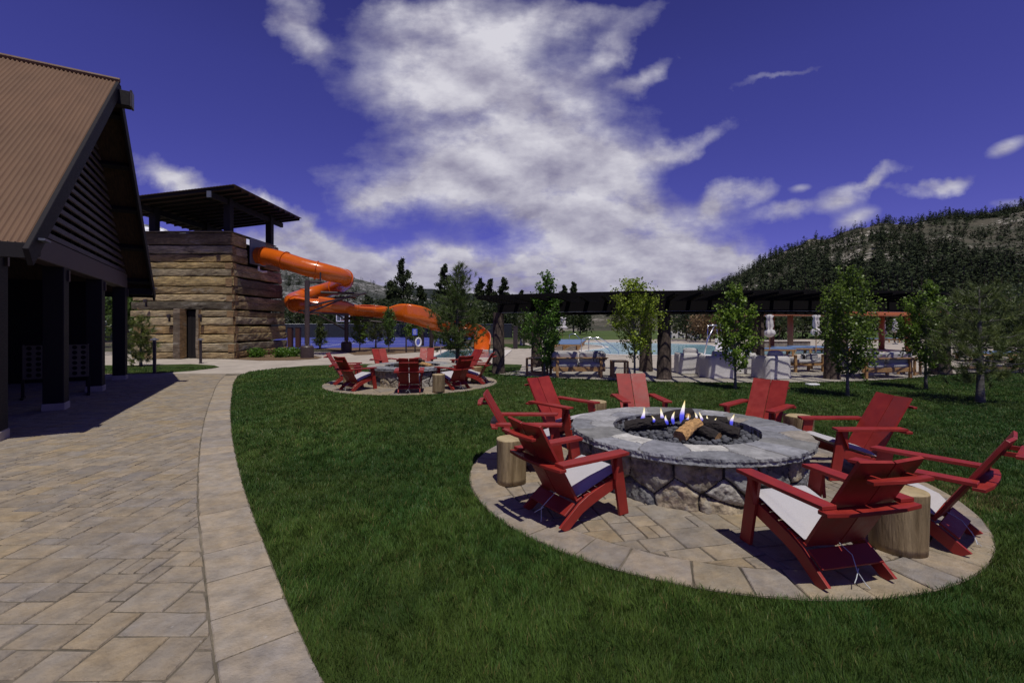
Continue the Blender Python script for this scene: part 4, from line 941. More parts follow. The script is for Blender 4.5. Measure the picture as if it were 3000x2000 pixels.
def hr(x, y, tx, ty, L, drop=.1): return [(x, y, 0), (x, y, .62), (x + tx * .04, y + ty * .04, .80), (x + tx * .16, y + ty * .16, .86), (x + tx * L * .42, y + ty * L * .42, .86), (x + tx * L, y + ty * L, .18), (x + tx * L, y + ty * L, -.0)]
rail([hr(3.95, 25.9, .99, -.1, 1.55), hr(4.3, 25.5, .99, -.1, 1.6)], 'curved steel handrails entering the left end of the large pool')
rail([hr(4.6, 36.6, .9, -.3, 1.2)], 'small far steel handrail beyond the blue loungers')
rail([hr(-3.85, 22.3, .5, .86, 3.0), hr(-3.6, 23.0, .5, .86, 3.0)][:2], 'steel handrails at the corner of the slide pool')
# ================================================================== PAVILION
PV = MB
def pavilion():
    e = empty('picnic_pavilion', (-9.40, 10.07, 0), math.atan2(.515, .857)); tag(e, 'dark timber pavilion with rust coloured corrugated roof and louvred gable at the left edge', 'pavilion')
    o, ys, yr, ze, zr = .55, -5.14, 0, 2.60, 7.06; DEP = 9.0; E = 5.14
    sl = (zr - ze) / E
    # roofs: near slope (towards the camera) and far slope, corrugated along the fall
    for sgn in (-1, 1):
        b = MB(); per = .0675; n = int((DEP + o) / per * 4); vs = []
        for k in range(n + 1):
            x = o - k * per / 4; h = .026 * math.sin(2 * math.pi * k / 4 + .4)
            for (f) in (0, .5, 1.0):
                y = sgn * E * (1 - f); vs.append((x, y, ze + (zr - ze) * f + .10 + h))
            
        fs = []
        for k in range(n):
            for j in range(2): fs.append((k * 3 + j, k * 3 + j + 1, k * 3 + 4 + j, k * 3 + 3 + j))
        b.add(vs, fs); b.build('roof_slope', corr_m, e, smooth=True)
        b = MB(); L = math.hypot(E, zr - ze); an = math.atan2(zr - ze, E)
        Mx = Matrix.Rotation(-sgn * an, 3, 'X')
        b.box(((o - DEP) / 2 - .0, sgn * E / 2, (ze + zr) / 2 + .055), (DEP + o - .04, L - .02, .03), Mx); b.build('roof_boards', soffit_m, e)
        # rake boards of the gable
        b = MB(); b.box((o - .02, sgn * (E / 2 + .02), (ze + zr) / 2 - .06), (.06, L + .06, .27), Mx, .006); b.build('rake_board', dark_wood, e)
        b = MB(); b.box((-DEP + .05, sgn * (E / 2), (ze + zr) / 2 - .06), (.06, L, .27), Mx, .006); b.build('rake_board', dark_wood, e)
        for k in range(5):      # lookouts under the overhang
            f = .10 + k * .2; b = MB(); b.box((o / 2 - .1, sgn * E * (1 - f), ze + (zr - ze) * f - .06), (o + .1, .12, .16), Mx, .006); b.build('lookout', dark_wood, e)
        b = MB(); b.box(((o - DEP) / 2, sgn * (E + .0), ze + .01), (DEP + o, .05, .2), None, .006); b.build('eave_board', dark_wood, e)
        b = MB(); b.box((o / 2 - .05, sgn * (E - .30), ze + .08), (.62, .2, .2), None, .01); b.build('plate_beam', dark_wood, e)
        b = MB(); b.box((o + .02, sgn * (E - .30), ze + .195), (.12, .24, .03)); b.build('beam_flashing', grey_metal, e)
    b = MB()
    b.tube([(o + .01, 0, zr + .13), (-DEP, 0, zr + .13)], .055, 8); b.build('ridge_cap', corr_m, e)
    b = MB(); b.box((o - .25, 0, zr - .28), (.9, .24, .34), None, .012); b.build('ridge_beam', dark_wood, e)
    b = MB(); b.box((o + .22, 0, zr - .27), (.04, .27, .37), None, .004); b.build('beam_cap', black_steel, e)
    # gable tie beam, louvres, studs
    b = MB(); b.box((-.14, 0, 2.955), (.26, 8.64, .41), None, .012); b.build('tie_beam', louver_m, e)
    b = MB()
    for k in range(20):
        z = 3.24 + k * .193; hw = (zr - .12 - z) / sl
        if hw < .12: break
        b.box((-.06, 0, z), (.035, 2 * hw, .125), Matrix.Rotation(R(-18), 3, 'Y'), .004)
    b.build('louvres', louver_m, e)
    b = MB()
    for k in range(-6, 7):
        y = k * .62; h = zr - .2 - abs(y) * sl - 3.15
        if h > .1: b.box((-.16, y, 3.15 + h / 2), (.09, .05, h))
    b.build('studs', dark_wood, e)
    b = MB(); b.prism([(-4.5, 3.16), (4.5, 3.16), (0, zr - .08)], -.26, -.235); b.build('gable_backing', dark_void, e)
    for y in (-4.15, -1.37, 1.48, 4.18):
        p = MB(); p.box((-.16, y, 1.42), (.30, .32, 2.68), None, .012); pp = p.build('post', dark_wood, e)
        b = MB(); b.box((-.16, y, .07), (.33, .35, .14), None, .01); b.build('plinth', concrete_m, pp)
        b = MB(); b.box((.0, y + .06, 2.60), (.05, .06, .22)); b.build('bracket', black_steel, pp)
    for y in (-4.15, -1.37, 1.48, 4.18):
        p = MB(); p.box((-DEP + .5, y, 1.42), (.30, .32, 2.68), None, .012); p.build('post', dark_wood, e)
    # near-black room walls, unseen near side closed to keep the inside dark
    b = MB(); b.box((-DEP + .4, 0, 1.5), (.1, 8.9, 3.0)); b.box((-4.6, 4.42, 1.45), (8.0, .1, 2.9)); b.box((-4.75, -4.42, 1.45), (8.3, .1, 2.9)); b.build('rear_and_shade_walls', dark_void, e)
    b = MB(); b.box((-4.5, 0, -.012), (8.96, 8.8, .03)); b.build('floor', mat('pavilion_floor', (.20, .19, .19), .8, .3, var=.15, vscale=2, bump=.2), e)
    b = MB(); b.box((-4.5, -4.3, 2.86), (8.6, .24, .3)); b.build('side_beam', dark_wood, e)
pavilion()
# giant disc game inside the pavilion
def game():
    x, y = -10.35, 10.35; e = empty('disc_game_board', (x, y, 0), R(42)); tag(e, 'giant cream disc drop game board with rows of round holes, inside the dark pavilion', 'game board')
    nx, nz = 7, 6; w_, h_ = 1.02, .72; z0 = .46; b = MB(); cw, ch = w_ / nx, h_ / nz
    for side in (-.03, .03):
        for i in range(nx):
            for j in range(nz):
                cx, cz = -w_ / 2 + (i + .5) * cw, z0 + (j + .5) * ch; sq = []; ci = []
                for k in range(16):
                    a = k * math.pi / 8 + math.pi / 8; c_, s_ = math.cos(a), math.sin(a); m_ = max(abs(c_), abs(s_)); sq.append((cx + c_ / m_ * cw / 2, side, cz + s_ / m_ * ch / 2)); ci.append((cx + c_ * .045, side, cz + s_ * .045))
                b.add(sq + ci, [(k, (k + 1) % 16, 16 + (k + 1) % 16, 16 + k) for k in range(16)])
    for s in (-1, 1): b.box((s * (w_ / 2 + .012), 0, z0 + h_ / 2), (.024, .09, h_ + .03))
    b.box((0, 0, z0 - .012), (w_ + .05, .09, .024)); b.build('board', cream, e)
    for s in (-1, 1): b = MB(); b.box((s * (w_ / 2 + .02), 0, .23), (.05, .08, .46), None, .004); b.box((s * (w_ / 2 + .02), 0, .025), (.05, .5, .05), None, .004); b.build('stand', dark_wood, e)
game()
# ================================================================== PERGOLA
def ppt(r, a): return (PC0[0] + r * math.sin(R(a)), PC0[1] - r * math.cos(R(a)))
def pergola():
    e = empty('curved_pergola', (PC0[0], PC0[1] - 12, 0)); tag(e, 'long curved black pergola with slatted canopy on bark covered log columns', 'pergola'); O = Vector(e.location)
    def arcbox(r0, r1, z0, z1, a0, a1, name, m, n=60, parent=e):
        vs = []
        for i in range(n + 1):
            a = a0 + (a1 - a0) * i / n
            for (r, z) in ((r0, z0), (r1, z0), (r1, z1), (r0, z1)): x, y = ppt(r, a); vs.append((x - O.x, y - O.y, z))
        b = MB(); b.add(vs, [(i * 4 + k, i * 4 + (k + 1) % 4, i * 4 + 4 + (k + 1) % 4, i * 4 + 4 + k) for i in range(n) for k in range(4)] + [(0, 1, 2, 3), (n * 4, n * 4 + 3, n * 4 + 2, n * 4 + 1)]); return b.build(name, m, parent)
    bm_ = arcbox(13.0, 13.22, 2.045, 2.33, -34, 34, 'front_beam', black_stain); arcbox(13.225, 13.235, 2.03, 2.045, -34, 34, 'edge_strip', grey_metal)
    arcbox(10.35, 10.57, 2.0, 2.30, -34, 34, 'rear_beam', black_stain)
    b = MB(); zr_ = lambda r: 2.36 + (r - 10) * .020
    for k in range(27):
        a = -33 + 66 * k / 26; x0, y0 = ppt(9.75, a); x1, y1 = ppt(14.62, a); dx_, dy_ = math.cos(R(a)) * .05, math.sin(R(a)) * .05
        rb = MB(); vs = [(x + sx_ * dx_ - O.x, y + sx_ * dy_ - O.y, z) for (x, y, z, q) in ((x0, y0, zr_(9.75), 0), (x1, y1, zr_(14.62) + .04, 0), (x1, y1, zr_(14.62) - .02, 1), (ppt(13.2, a)[0], ppt(13.2, a)[1], 2.33, 1), (ppt(10.4, a)[0], ppt(10.4, a)[1], 2.30, 1), (x0, y0, zr_(9.75) - .05, 1)) for sx_ in (-1, 1)]
        # lower chord drops to sit on the beams
        rb.add(vs, [(0, 2, 3, 1), (0, 10, 8, 6, 4, 2), (1, 3, 5, 7, 9, 11), (2, 4, 5, 3), (4, 6, 7, 5), (6, 8, 9, 7), (8, 10, 11, 9), (10, 0, 1, 11)]); rb.build('rafter', black_stain, e)
    sl_ = MB(); 
    for k in range(33):
        r = 9.8 + k * .150; z = zr_(r) + .045 + .01; vs = []
        for i in range(61):
            a = -33.4 + 66.8 * i / 60
            for (rr, zz) in ((r, z), (r + .022, z), (r + .022, z + .028), (r, z + .028)): x, y = ppt(rr, a); vs.append((x - O.x, y - O.y, zz))
        sl_.add(vs, [(i * 4 + q, i * 4 + (q + 1) % 4, i * 4 + 4 + (q + 1) % 4, i * 4 + 4 + q) for i in range(60) for q in range(4)])
    sl_.build('canopy_slats', black_stain, e)
    def bark(x, y, h, r0, seed, name='bark_column'):
        vs = []; N = 40; K = 34
        for j in range(K + 1):
            z = h * j / K
            for k in range(N):
                a = 2 * math.pi * k / N; q = Vector((math.cos(a) * 2.2, math.sin(a) * 2.2, z * 2.0 + seed * 7)); rr = r0 * (1.12 - .16 * j / K + .12 * math.exp(-j / 2.2)) * (1 + .07 * noise.noise(q) + .05 * abs(noise.noise(q * 3.1)) + .035 * noise.noise(Vector((math.cos(a) * 9, math.sin(a) * 9, z * 4 + seed)))); vs.append((x + rr * math.cos(a) - O.x, y + rr * math.sin(a) - O.y, z + .0))
        b = MB(); b.add(vs, [(j * N + k, j * N + (k + 1) % N, (j + 1) * N + (k + 1) % N, (j + 1) * N + k) for j in range(K) for k in range(N)]); return b.build(name, bark_m, e)
    for i, (px, py) in enumerate(((1460, 1095), (1952, 1113), (2450, 1112), (2770, 1098))): x, y = G(px, py); bark(x, y + .2, 2.05, .185 if i < 3 else .25, i + 1)
    for i, (x, y) in enumerate(((.97, 17.8), (4.72, 15.95), (8.75, 16.1), (13.0, 17.9))): bark(x, y + .1, 2.02, .195, i + 11)
    return e
pergola()
slabs = arc(13.45, -33.5, 34, 50) + arc(9.3, -34, 34, 50)[::-1]
tag(sheet('pergola_floor', [slabs], .008, mat('pergola_paving', (.44, .40, .33), .85, .3, var=.14, vscale=1.6, base2=(.36, .33, .28), bump=.2)), kind='structure')
# ================================================================== VEGETATION
def leaf_cloud(pts, size, cols, r, flat=.0, curl=True):
    """diamond leaves at pts (n,3): returns verts, tris, colours"""
    n = len(pts); nrm = r.normal(size=(n, 3)); nrm[:, 2] = np.abs(nrm[:, 2]) + flat; nrm /= np.linalg.norm(nrm, axis=1)[:, None]
    t = np.cross(nrm, r.normal(size=(n, 3))); t /= np.linalg.norm(t, axis=1)[:, None] + 1e-9; s = np.cross(nrm, t)
    L = (size * r.uniform(.7, 1.25, n))[:, None]; w_ = L * .42
    a = pts - t * L * .5; b = pts + s * w_ + nrm * L * .08; c = pts + t * L * .5; d = pts - s * w_ + nrm * L * .08
    vs = np.stack([a, b, c, d], 1).reshape(-1, 3); ix = np.arange(n)[:, None] * 4
    return vs, np.concatenate([ix + np.array([0, 1, 2]), ix + np.array([0, 2, 3])], 1).reshape(-1, 3), np.repeat(cols, 2, axis=0)
def sapling(x, y, H, base, prof, nb, nl, size, c1, c2, seed, label, cat='tree', grp=None, bend=0, trunk_r=.028, gaps=.3, lean=0, bark=None):
    """young broadleaf tree: prof = [(height fraction, radius)]"""
    r = np.random.default_rng(seed); e = empty('young_tree', (x, y, 0)); tag(e, label, cat, grp)
    hs = [p[0] for p in prof]; rs = [p[1] for p in prof]
    stem = lambda f: Vector((bend * f * f + .03 * math.sin(f * 5 + seed) * f + lean * f, .03 * math.cos(f * 4 + seed) * f, H * f))
    b = MB(); b.tube([stem(k / 10) for k in range(11)], [trunk_r * (1.25 - 1.1 * k / 10) * (1.3 if k == 0 else 1) for k in range(11)], 8)
    P = []
    for i in range(nb):
        f = base + (1 - base) * (i + r.random()) / nb * .97; rad = np.interp(f, hs, rs); a = i * 2.4 + r.normal(0, .5); rad *= r.uniform(.55, 1.12)
        p0 = stem(max(.05, f - .07 - .08 * r.random())); tip = stem(f) + Vector((math.cos(a) * rad, math.sin(a) * rad, rad * r.uniform(.25, .8))); md = p0.lerp(tip, .5) + Vector((0, 0, -.06 * rad))
        tip.z = min(tip.z, H * 1.03)
        b.tube([p0, md, tip], [trunk_r * .42, trunk_r * .28, trunk_r * .10], 5, cap=False)
        if r.random() < gaps * .4: continue
        k = int(1.05 * nl / nb * r.uniform(.5, 1.5) * (.35 + rad / max(rs))); t = r.uniform(.22, 1.05, k); q = np.array(p0)[None] * (1 - t[:, None]) + np.array(tip)[None] * t[:, None]
        sp = .03 + rad * .10; q = q + r.normal(0, 1, (k, 3)) * sp * np.array([1, 1, .8]); P.append(q)
        for _ in range(2):       # side twigs
            u = r.uniform(.4, .9); s0 = p0.lerp(tip, u); s1 = s0 + Vector(r.normal(0, rad * .28, 3)); b.tube([s0, s1], [trunk_r * .14, trunk_r * .06], 4, cap=False)
            kk = max(4, k // 4); t = r.uniform(.3, 1.1, kk)[:, None]; P.append(np.array(s0)[None] * (1 - t) + np.array(s1)[None] * t + r.normal(0, sp * .5, (kk, 3)))
    b.build('trunk', bark or grey_bark, e, smooth=True)
    P = np.concatenate(P); t = r.random(len(P))[:, None]; c = np.array(c1) * (1 - t) + np.array(c2) * t; c = c * r.uniform(.7, 1.25, len(P))[:, None]
    v, f, cc = leaf_cloud(P, size, c, r); link('crown', tri_mesh('crown', v, f, cc), leaf_m, e); return e
gl = 'young broadleaf trees on the lawn'
YG1, YG2 = (.38, .47, .05), (.22, .33, .035); MG1, MG2 = (.17, .27, .04), (.09, .16, .022)
x, y = G(1595, 1105)
sapling(x, y, 3.35, .16, [(.15, .35), (.35, .62), (.55, .62), (.72, .42), (.85, .28), (1, .10)], 46, 5200, .066, (.15, .30, .04), (.08, .17, .025), 1, 'young tree with a thin twisting top, left of the pergola sofa', grp=gl, bend=.12)
x, y = G(1859, 1122)
sapling(x, y, 2.98, .30, [(.25, .30), (.45, .80), (.62, .85), (.8, .55), (.92, .3), (1, .08)], 44, 4400, .058, YG1, YG2, 2, 'yellow green vase shaped young tree with bare lower twigs, near a bark column', grp=gl)
x, y = G(2154, 1140)
sapling(x, y, 2.70, .27, [(.2, .2), (.4, .52), (.6, .50), (.8, .30), (1, .08)], 36, 3400, .068, (.27, .40, .05), (.13, .23, .03), 3, 'bright green narrow young tree in front of the white slipcovered armchairs', grp=gl)
x, y = G(2483, 1161)
sapling(x, y, 2.95, .22, [(.2, .35), (.38, .68), (.6, .62), (.8, .45), (.93, .26), (1, .05)], 50, 5200, .055, (.19, .28, .04), (.09, .16, .022), 4, 'tall loose leafy young tree right of centre on the lawn, pale slim trunk', grp=gl)
x, y = G(2712, 1140)
sapling(x, y, 2.80, .25, [(.22, .4), (.4, .66), (.6, .60), (.8, .34), (1, .08)], 44, 4600, .058, (.19, .29, .04), (.085, .16, .022), 5, 'green young tree just left of the large right hand pine', grp=gl)
gb = 'young trees in the mulch bed by the slide'
for (px, py, H, sd, c1, c2, lab, rr) in ((1054, 1029, 2.62, 6, MG1, MG2, 'small leafy tree in the mulch bed just right of the second slide column', .62), (1139, 1032, 2.68, 7, (.12, .21, .04), (.06, .12, .025), 'small leafy tree in the mulch bed in front of the open flume', .55), (1210, 1016, 2.2, 8, MG1, MG2, 'small bushy tree left of the blue sign', .8), (1272, 1014, 1.5, 18, MG2, (.04, .07, .015), 'low dark tree behind the pool handrails', .5)):
    x, y = G(px, py); sapling(x, y, H, .22, [(.2, rr * .6), (.45, rr), (.7, rr * .8), (1, .12)], 32, 2400, .085, c1, c2, sd, lab, grp=gb, trunk_r=.03)
def pine(x, y, H, prof, base, nwh, seed, label, needle=.15, nn=24, grp=None, trunk_r=.07, wneed=.006, c1=(.115, .155, .035), c2=(.045, .08, .02), name='pine_tree', per=6, tilt=.25, bark=None, tuft=1.0):
    r = np.random.default_rng(seed); e = empty(name, (x, y, 0)); tag(e, label, 'tree', grp); hs = [p[0] for p in prof]; rs = [p[1] for p in prof]
    stem = lambda f: Vector((.05 * math.sin(f * 4 + seed) * f * H * .25, .04 * math.cos(f * 3 + seed) * f * H * .25, H * f))
    b = MB(); b.tube([stem(k / 12) for k in range(13)], [trunk_r * (1.08 - .95 * k / 12) * (1.2 if k == 0 else 1) for k in range(13)], 10); T = []; TD = []
    for i in range(nwh):
        f = base + (1 - base) * (i + .3 * r.random()) / nwh
        for j in range(per):
            a = j * 2 * math.pi / per + i * 1.1 + r.normal(0, .3); rad = np.interp(f, hs, rs) * r.uniform(.6, 1.15)
            up = tilt + .8 * max(0, f - .55) + r.normal(0, .12); p0 = stem(f); d = Vector((math.cos(a), math.sin(a), 0)); tip = p0 + d * rad + Vector((0, 0, rad * up)); md = p0.lerp(tip, .55) + Vector((0, 0, -.10 * rad))
            b.tube([p0, md, tip], [trunk_r * .24 * (1.2 - f), trunk_r * .17 * (1.2 - f) + .002, .004], 5, cap=False)
            k = max(2, int(rad / .085 * tuft))
            for q in range(k):
                t = .30 + .70 * (q + r.random() * .6) / k if k > 1 else 1; t = min(t, 1); c = (p0.lerp(md, t / .55) if t < .55 else md.lerp(tip, (t - .55) / .45))
                off = Vector(r.normal(0, .05 + .08 * rad, 3)); dd = (d * .7 + Vector((0, 0, .55 + up)) + Vector(r.normal(0, .45, 3))).normalized(); T.append(c + off * (0 if t > .97 else 1)); TD.append(dd)
    T.append(stem(1)); TD.append(Vector((0, 0, 1)))
    b.build('trunk', bark or mat('pine_bark', (.10, .085, .075), .95, .2, var=.4, vscale=10, base2=(.17, .155, .14), bump=1, bscale=25), e, smooth=True)
    T = np.array([t[:] for t in T]); TD = np.array([t[:] for t in TD]); n = len(T); N = n * nn
    c = np.repeat(T, nn, 0) - np.repeat(TD, nn, 0) * (r.random(N)[:, None] * needle * .9); d = np.repeat(TD, nn, 0) + r.normal(0, .62, (N, 3)); d /= np.linalg.norm(d, axis=1)[:, None]
    L = (needle * r.uniform(.7, 1.15, N))[:, None]; s = np.cross(d, r.normal(size=(N, 3))); s /= np.linalg.norm(s, axis=1)[:, None] + 1e-9
    vs = np.stack([c - s * wneed / 2, c + s * wneed / 2, c + d * L], 1).reshape(-1, 3); tr = np.arange(N * 3).reshape(-1, 3)
    t = np.clip(np.repeat(r.random(n), nn) * .7 + r.random(N) * .4, 0, 1)[:, None]; cc = (np.array(c1) * t + np.array(c2) * (1 - t)) * r.uniform(.75, 1.2, N)[:, None]
    link('crown', tri_mesh('crown', vs, tr, cc), needle_m, e); return e
x, y = G(2871, 1180)
pine(x, y, 2.42, [(.2, .75), (.4, 1.05), (.6, 1.0), (.85, .6), (1, .12)], .24, 7, 21, 'wide young pine with long needles and grey trunk at the right edge of the lawn', needle=.18, nn=80, trunk_r=.072, wneed=.0065, tilt=.22, per=6, tuft=.75, bark=grey_bark, c1=(.19, .235, .06), c2=(.07, .11, .025))
x, y = -2.1, 17.6
pine(x, y, 4.05, [(.1, .65), (.3, 1.15), (.5, 1.05), (.75, .62), (.92, .3), (1, .08)], .17, 14, 22, 'tall green pine between the far fire pit and the orange slide exit', needle=.19, nn=40, trunk_r=.085, wneed=.010, tilt=.18, per=7, tuft=1.0, c1=(.12, .17, .035), c2=(.05, .095, .02))
x, y = G(413, 1073)
pine(x, y, 2.0, [(.1, .5), (.4, .75), (.75, .45), (1, .12)], .13, 7, 23, 'low crooked young pine on the small grass island before the tower', needle=.2, nn=44, trunk_r=.05, wneed=.013, per=5, tuft=.8, c1=(.16, .20, .035), c2=(.07, .10, .02))
gs = 'small pines in the mulch bed'
for px, py, H, sd, rr, lab in ((938, 1021, 1.85, 24, .55, 'small pine between the two slide columns'), (1101, 1020, 3.1, 25, .9, 'dark pine behind the young trees of the mulch bed'), (1360, 1012, 3.4, 26, 1.0, 'dark pine behind the orange slide exit'), (1535, 1013, 2.6, 27, .9, 'pine on the small round lawn beyond the left bark column'), (1300, 1010, 2.6, 30, .9, 'pine behind the lower open flume')):
    x, y = G(px, py); pine(x, y, H, [(.1, rr * .7), (.35, rr), (.7, rr * .6), (1, .1)], .2, 8, sd, lab, needle=.24, nn=22, trunk_r=.06, wneed=.022, grp=gs, per=6, tuft=.8, c1=(.10, .13, .03), c2=(.04, .065, .018))
# shrubs at the foot of the tower
def shrub(x, y, h, r0, seed, label, grp, c1, c2, n=900, size=.09):
    r = np.random.default_rng(seed); e = empty('shrub', (x, y, 0)); tag(e, label, 'shrub', grp); q = r.normal(0, 1, (n, 3)) * np.array([r0 * .5, r0 * .5, h * .28]) + np.array([0, 0, h * .5]); q[:, 2] = np.clip(np.abs(q[:, 2]), .03, h * 1.1)
    t = r.random(n)[:, None]; v, f, cc = leaf_cloud(q, size, np.array(c1) * t + np.array(c2) * (1 - t), r); link('foliage', tri_mesh('foliage', v, f, cc), leaf_m, e)
    b = MB()
    for k in range(5): a = k * 1.3; b.tube([(0, 0, 0), (math.cos(a) * r0 * .4, math.sin(a) * r0 * .4, h * .7)], .008, 4)
    b.build('stems', twig_m, e)
gsh = 'small green shrubs at the tower'
for k, (px, py, lab) in enumerate(((752, 1046, 'small bright shrub at the foot of the tower, nearest its front corner'), (823, 1046, 'small bright shrub at the tower foot, middle one of three'), (858, 1044, 'small bright shrub at the tower foot beside the slide column footing'))):
    x, y = G(px, py); shrub(x, y, .42, .34, 40 + k, lab, gsh, (.13, .26, .03), (.07, .15, .02))
gbk = 'broadleaf trees behind the tower and court'
def bushy(px, D, H, rr, seed, label, grp, c1, c2, n=2600, size=.22, name='background_tree', cat='tree', base=.12):
    x = AT(px, D); r = np.random.default_rng(seed); e = empty(name, (x, D, 0)); tag(e, label, cat, grp)
    b = MB(); b.tube([(0, 0, 0), (.1, 0, H * .4), (0, .1, H * .85)], [.05 * H * .4, .035 * H * .4, .01], 7)
    cl = r.normal(0, 1, (26, 3)) * np.array([rr * .45, rr * .45, H * .20]) + np.array([0, 0, H * (.55 + base * .3)]); cl[:, 2] = np.clip(cl[:, 2], H * base, H * .95)
    for c in cl[:10]: b.tube([(0, 0, min(c[2] * .6, H * .5)), tuple(c)], [.03, .01], 4, cap=False)
    b.build('trunk', twig_m, e); k = r.integers(0, 26, n); q = cl[k] + r.normal(0, 1, (n, 3)) * rr * .20; q[:, 2] = np.clip(q[:, 2], H * base * .6, H)
    t = np.clip(r.random(26)[k] * .7 + r.random(n) * .4, 0, 1)[:, None]; v, f, cc = leaf_cloud(q, size, np.array(c1) * t + np.array(c2) * (1 - t), r); link('crown', tri_mesh('crown', v, f, cc), leaf_m, e)
GD1, GD2 = (.055, .085, .022), (.022, .035, .012)
r0 = random.Random(9)
bushy(388, 26, 4.2, 1.6, 50, 'leafy green tree seen between the pavilion and the timber tower', gbk, (.09, .15, .03), (.04, .07, .018))
bushy(372, 34, 5.5, 2.2, 51, 'darker tree farther back between pavilion and tower', gbk, GD1, GD2)
for k, (px, D, H, rr) in enumerate(((872, 66, 4.6, 3.2), (930, 70, 4.2, 3.2), (985, 64, 3.8, 2.8), (1040, 66, 4.2, 3.2), (1100, 60, 4.6, 3.0), (1160, 62, 5.0, 3.2), (1225, 58, 4.6, 3.0), (1290, 62, 5.2, 3.2), (1350, 58, 4.4, 3.0), (1420, 62, 5.0, 3.2), (1495, 60, 4.2, 3.0), (1560, 66, 4.6, 3.0), (1625, 70, 5.0, 3.0), (1700, 74, 4.0, 2.2))):
    bushy(px, D, H, rr, 60 + k, ('leftmost', 'second', 'third', 'fourth', 'fifth', 'sixth', 'seventh', 'eighth', 'ninth', 'tenth', 'eleventh', 'twelfth', 'thirteenth', 'rightmost')[k] + ' dark tree, counted from the left, in the belt behind the blue court', 'trees behind the court', (.06, .085, .025), (.025, .04, .014), n=1500, size=.34)
for k in range(17):
    px = 2010 + k * 68; D = 47 + (k * 7 % 9); bushy(px, D, 3.9 + (k * 5 % 4) * .25 + (1.6 if px > 2850 else 0), 3.0, 90 + k, ('leftmost', 'second', 'third', 'fourth', 'fifth', 'sixth', 'seventh', 'eighth', 'ninth', 'tenth', 'eleventh', 'twelfth', 'thirteenth', 'fourteenth', 'fifteenth', 'sixteenth', 'rightmost')[k] + ' dense green tree, counted from the left, in the belt behind the pool', 'trees behind the pool', (.05, .072, .02), (.018, .028, .011), n=1700, size=.30, base=.05)
bushy(2080, 42, 3.3, 1.5, 120, 'brown dried pine behind the pool lift', None, (.30, .20, .09), (.13, .085, .05), n=1800, size=.2)
for k, (px, D, H) in enumerate(((2990, 15.5, 2.9), (3060, 17, 3.6), (2930, 22, 3.3))): bushy(px, D, H, 1.3, 130 + k, ('dark leafy tree at the right edge behind the wide pine', 'dark leafy tree partly outside the right edge', 'dark tree behind the wide pine at right')[k], None, (.07, .10, .025), (.03, .05, .015), n=3200, size=.11)
# tall ponderosa pines
def conifer_mesh(seed, H, rad, n, size, c1, c2):
    """far conifer as loose needle clumps inside an uneven cone: verts, tris, colours"""
    r = np.random.default_rng(seed); f = r.random(n) ** 1.15 * .90 + .10; lob = 1 + .35 * np.sin(f * 40 + seed) ; rr = rad * ((1.04 - f) ** .7) * lob * r.uniform(.2, 1.05, n) ** .6; a = r.uniform(0, 6.283, n) ; rr *= 1 + .3 * np.sin(a * 2 + f * 9 + seed)
    p = np.stack([rr * np.cos(a), rr * np.sin(a), f], 1); q = r.normal(size=(n, 3, 3)) * size * np.array([1, 1, .62]); vs = (p[:, None, :] + q * (1.15 - .6 * f)[:, None, None]); vs[:, :, 2] = np.maximum(vs[:, :, 2], .04); t = r.random(n)[:, None]
    return vs.reshape(-1, 3), np.arange(n * 3).reshape(-1, 3), (np.array(c1) * t + np.array(c2) * (1 - t)) * r.uniform(.75, 1.25, n)[:, None]
# tall ponderosa pines
gp = 'tall pines rising behind the court'
def tallpine(px, D, ytop, rad, seed, label, grp):
    H = ZT(ytop, D); r = np.random.default_rng(seed); e = empty('tall_pine', (AT(px, D), D, 0)); tag(e, label, 'tree', grp)
    b = MB(); b.tube([(0, 0, 0), (.1, 0, H * .5), (0, 0, H * .98)], [H * .018, H * .012, .02], 8); P = []
    for i in range(44):
        f = .18 + .82 * (i + r.random()) / 44; L = rad * ((1 - f) ** .6) * r.uniform(.45, 1.2) + .12; a = r.random() * 6.28; tip = np.array([math.cos(a) * L, math.sin(a) * L, H * f + L * r.uniform(0, .35)]); b.tube([(0, 0, H * f - L * .1), tuple(tip)], [.05, .015], 4, cap=False)
        k = int(60 + 60 * L); t = r.uniform(.35, 1.08, k)[:, None]; P.append(np.array([0, 0, H * f])[None] * (1 - t) + tip[None] * t + r.normal(0, .10 + .11 * L, (k, 3)))
    b.build('trunk', bark_m, e); P = np.concatenate(P); t = r.random(len(P))[:, None]; v, f, cc = leaf_cloud(P, .30 * D / 80, np.array((.045, .062, .02)) * t + np.array((.016, .024, .01)) * (1 - t), r); link('crown', tri_mesh('crown', v, f, cc), far_leaf, e)
for k, (px, D, yt, rad, lab) in enumerate(((1181, 80, 760, 3.4, 'tallest dark pine against the cloud, left of the near green pine'), (1146, 82, 824, 2.2, 'shorter dark pine touching the left of the tallest pine'), (1302, 85, 776, 2.6, 'tall narrow pine rising just behind the near green pine'), (1409, 90, 818, 2.4, 'left one of three even pines above the pergola end'), (1438, 92, 819, 2.0, 'middle one of three even pines above the pergola end'), (1473, 90, 816, 2.4, 'right one of three even pines above the pergola end'), (1530, 95, 853, 1.4, 'tiny pine tip over the pergola canopy, right of the three pines'), (1652, 95, 838, 1.8, 'pine tip behind the twisting top of the young tree'), (1680, 95, 828, 1.8, 'slim pine tip right of the twisting young tree top'), (1075, 85, 868, 2.2, 'low pine before the granite slope, left of the tall pines'), (1230, 86, 840, 2.2, 'dark pine right of the tallest pine'), (1590, 88, 905, 2.2, 'dark pine seen under the pergola beyond the meadow'), (1355, 88, 850, 2.4, 'dark pine right behind the near green pine'))):
    tallpine(px, D, yt, rad, 200 + k, lab, gp)
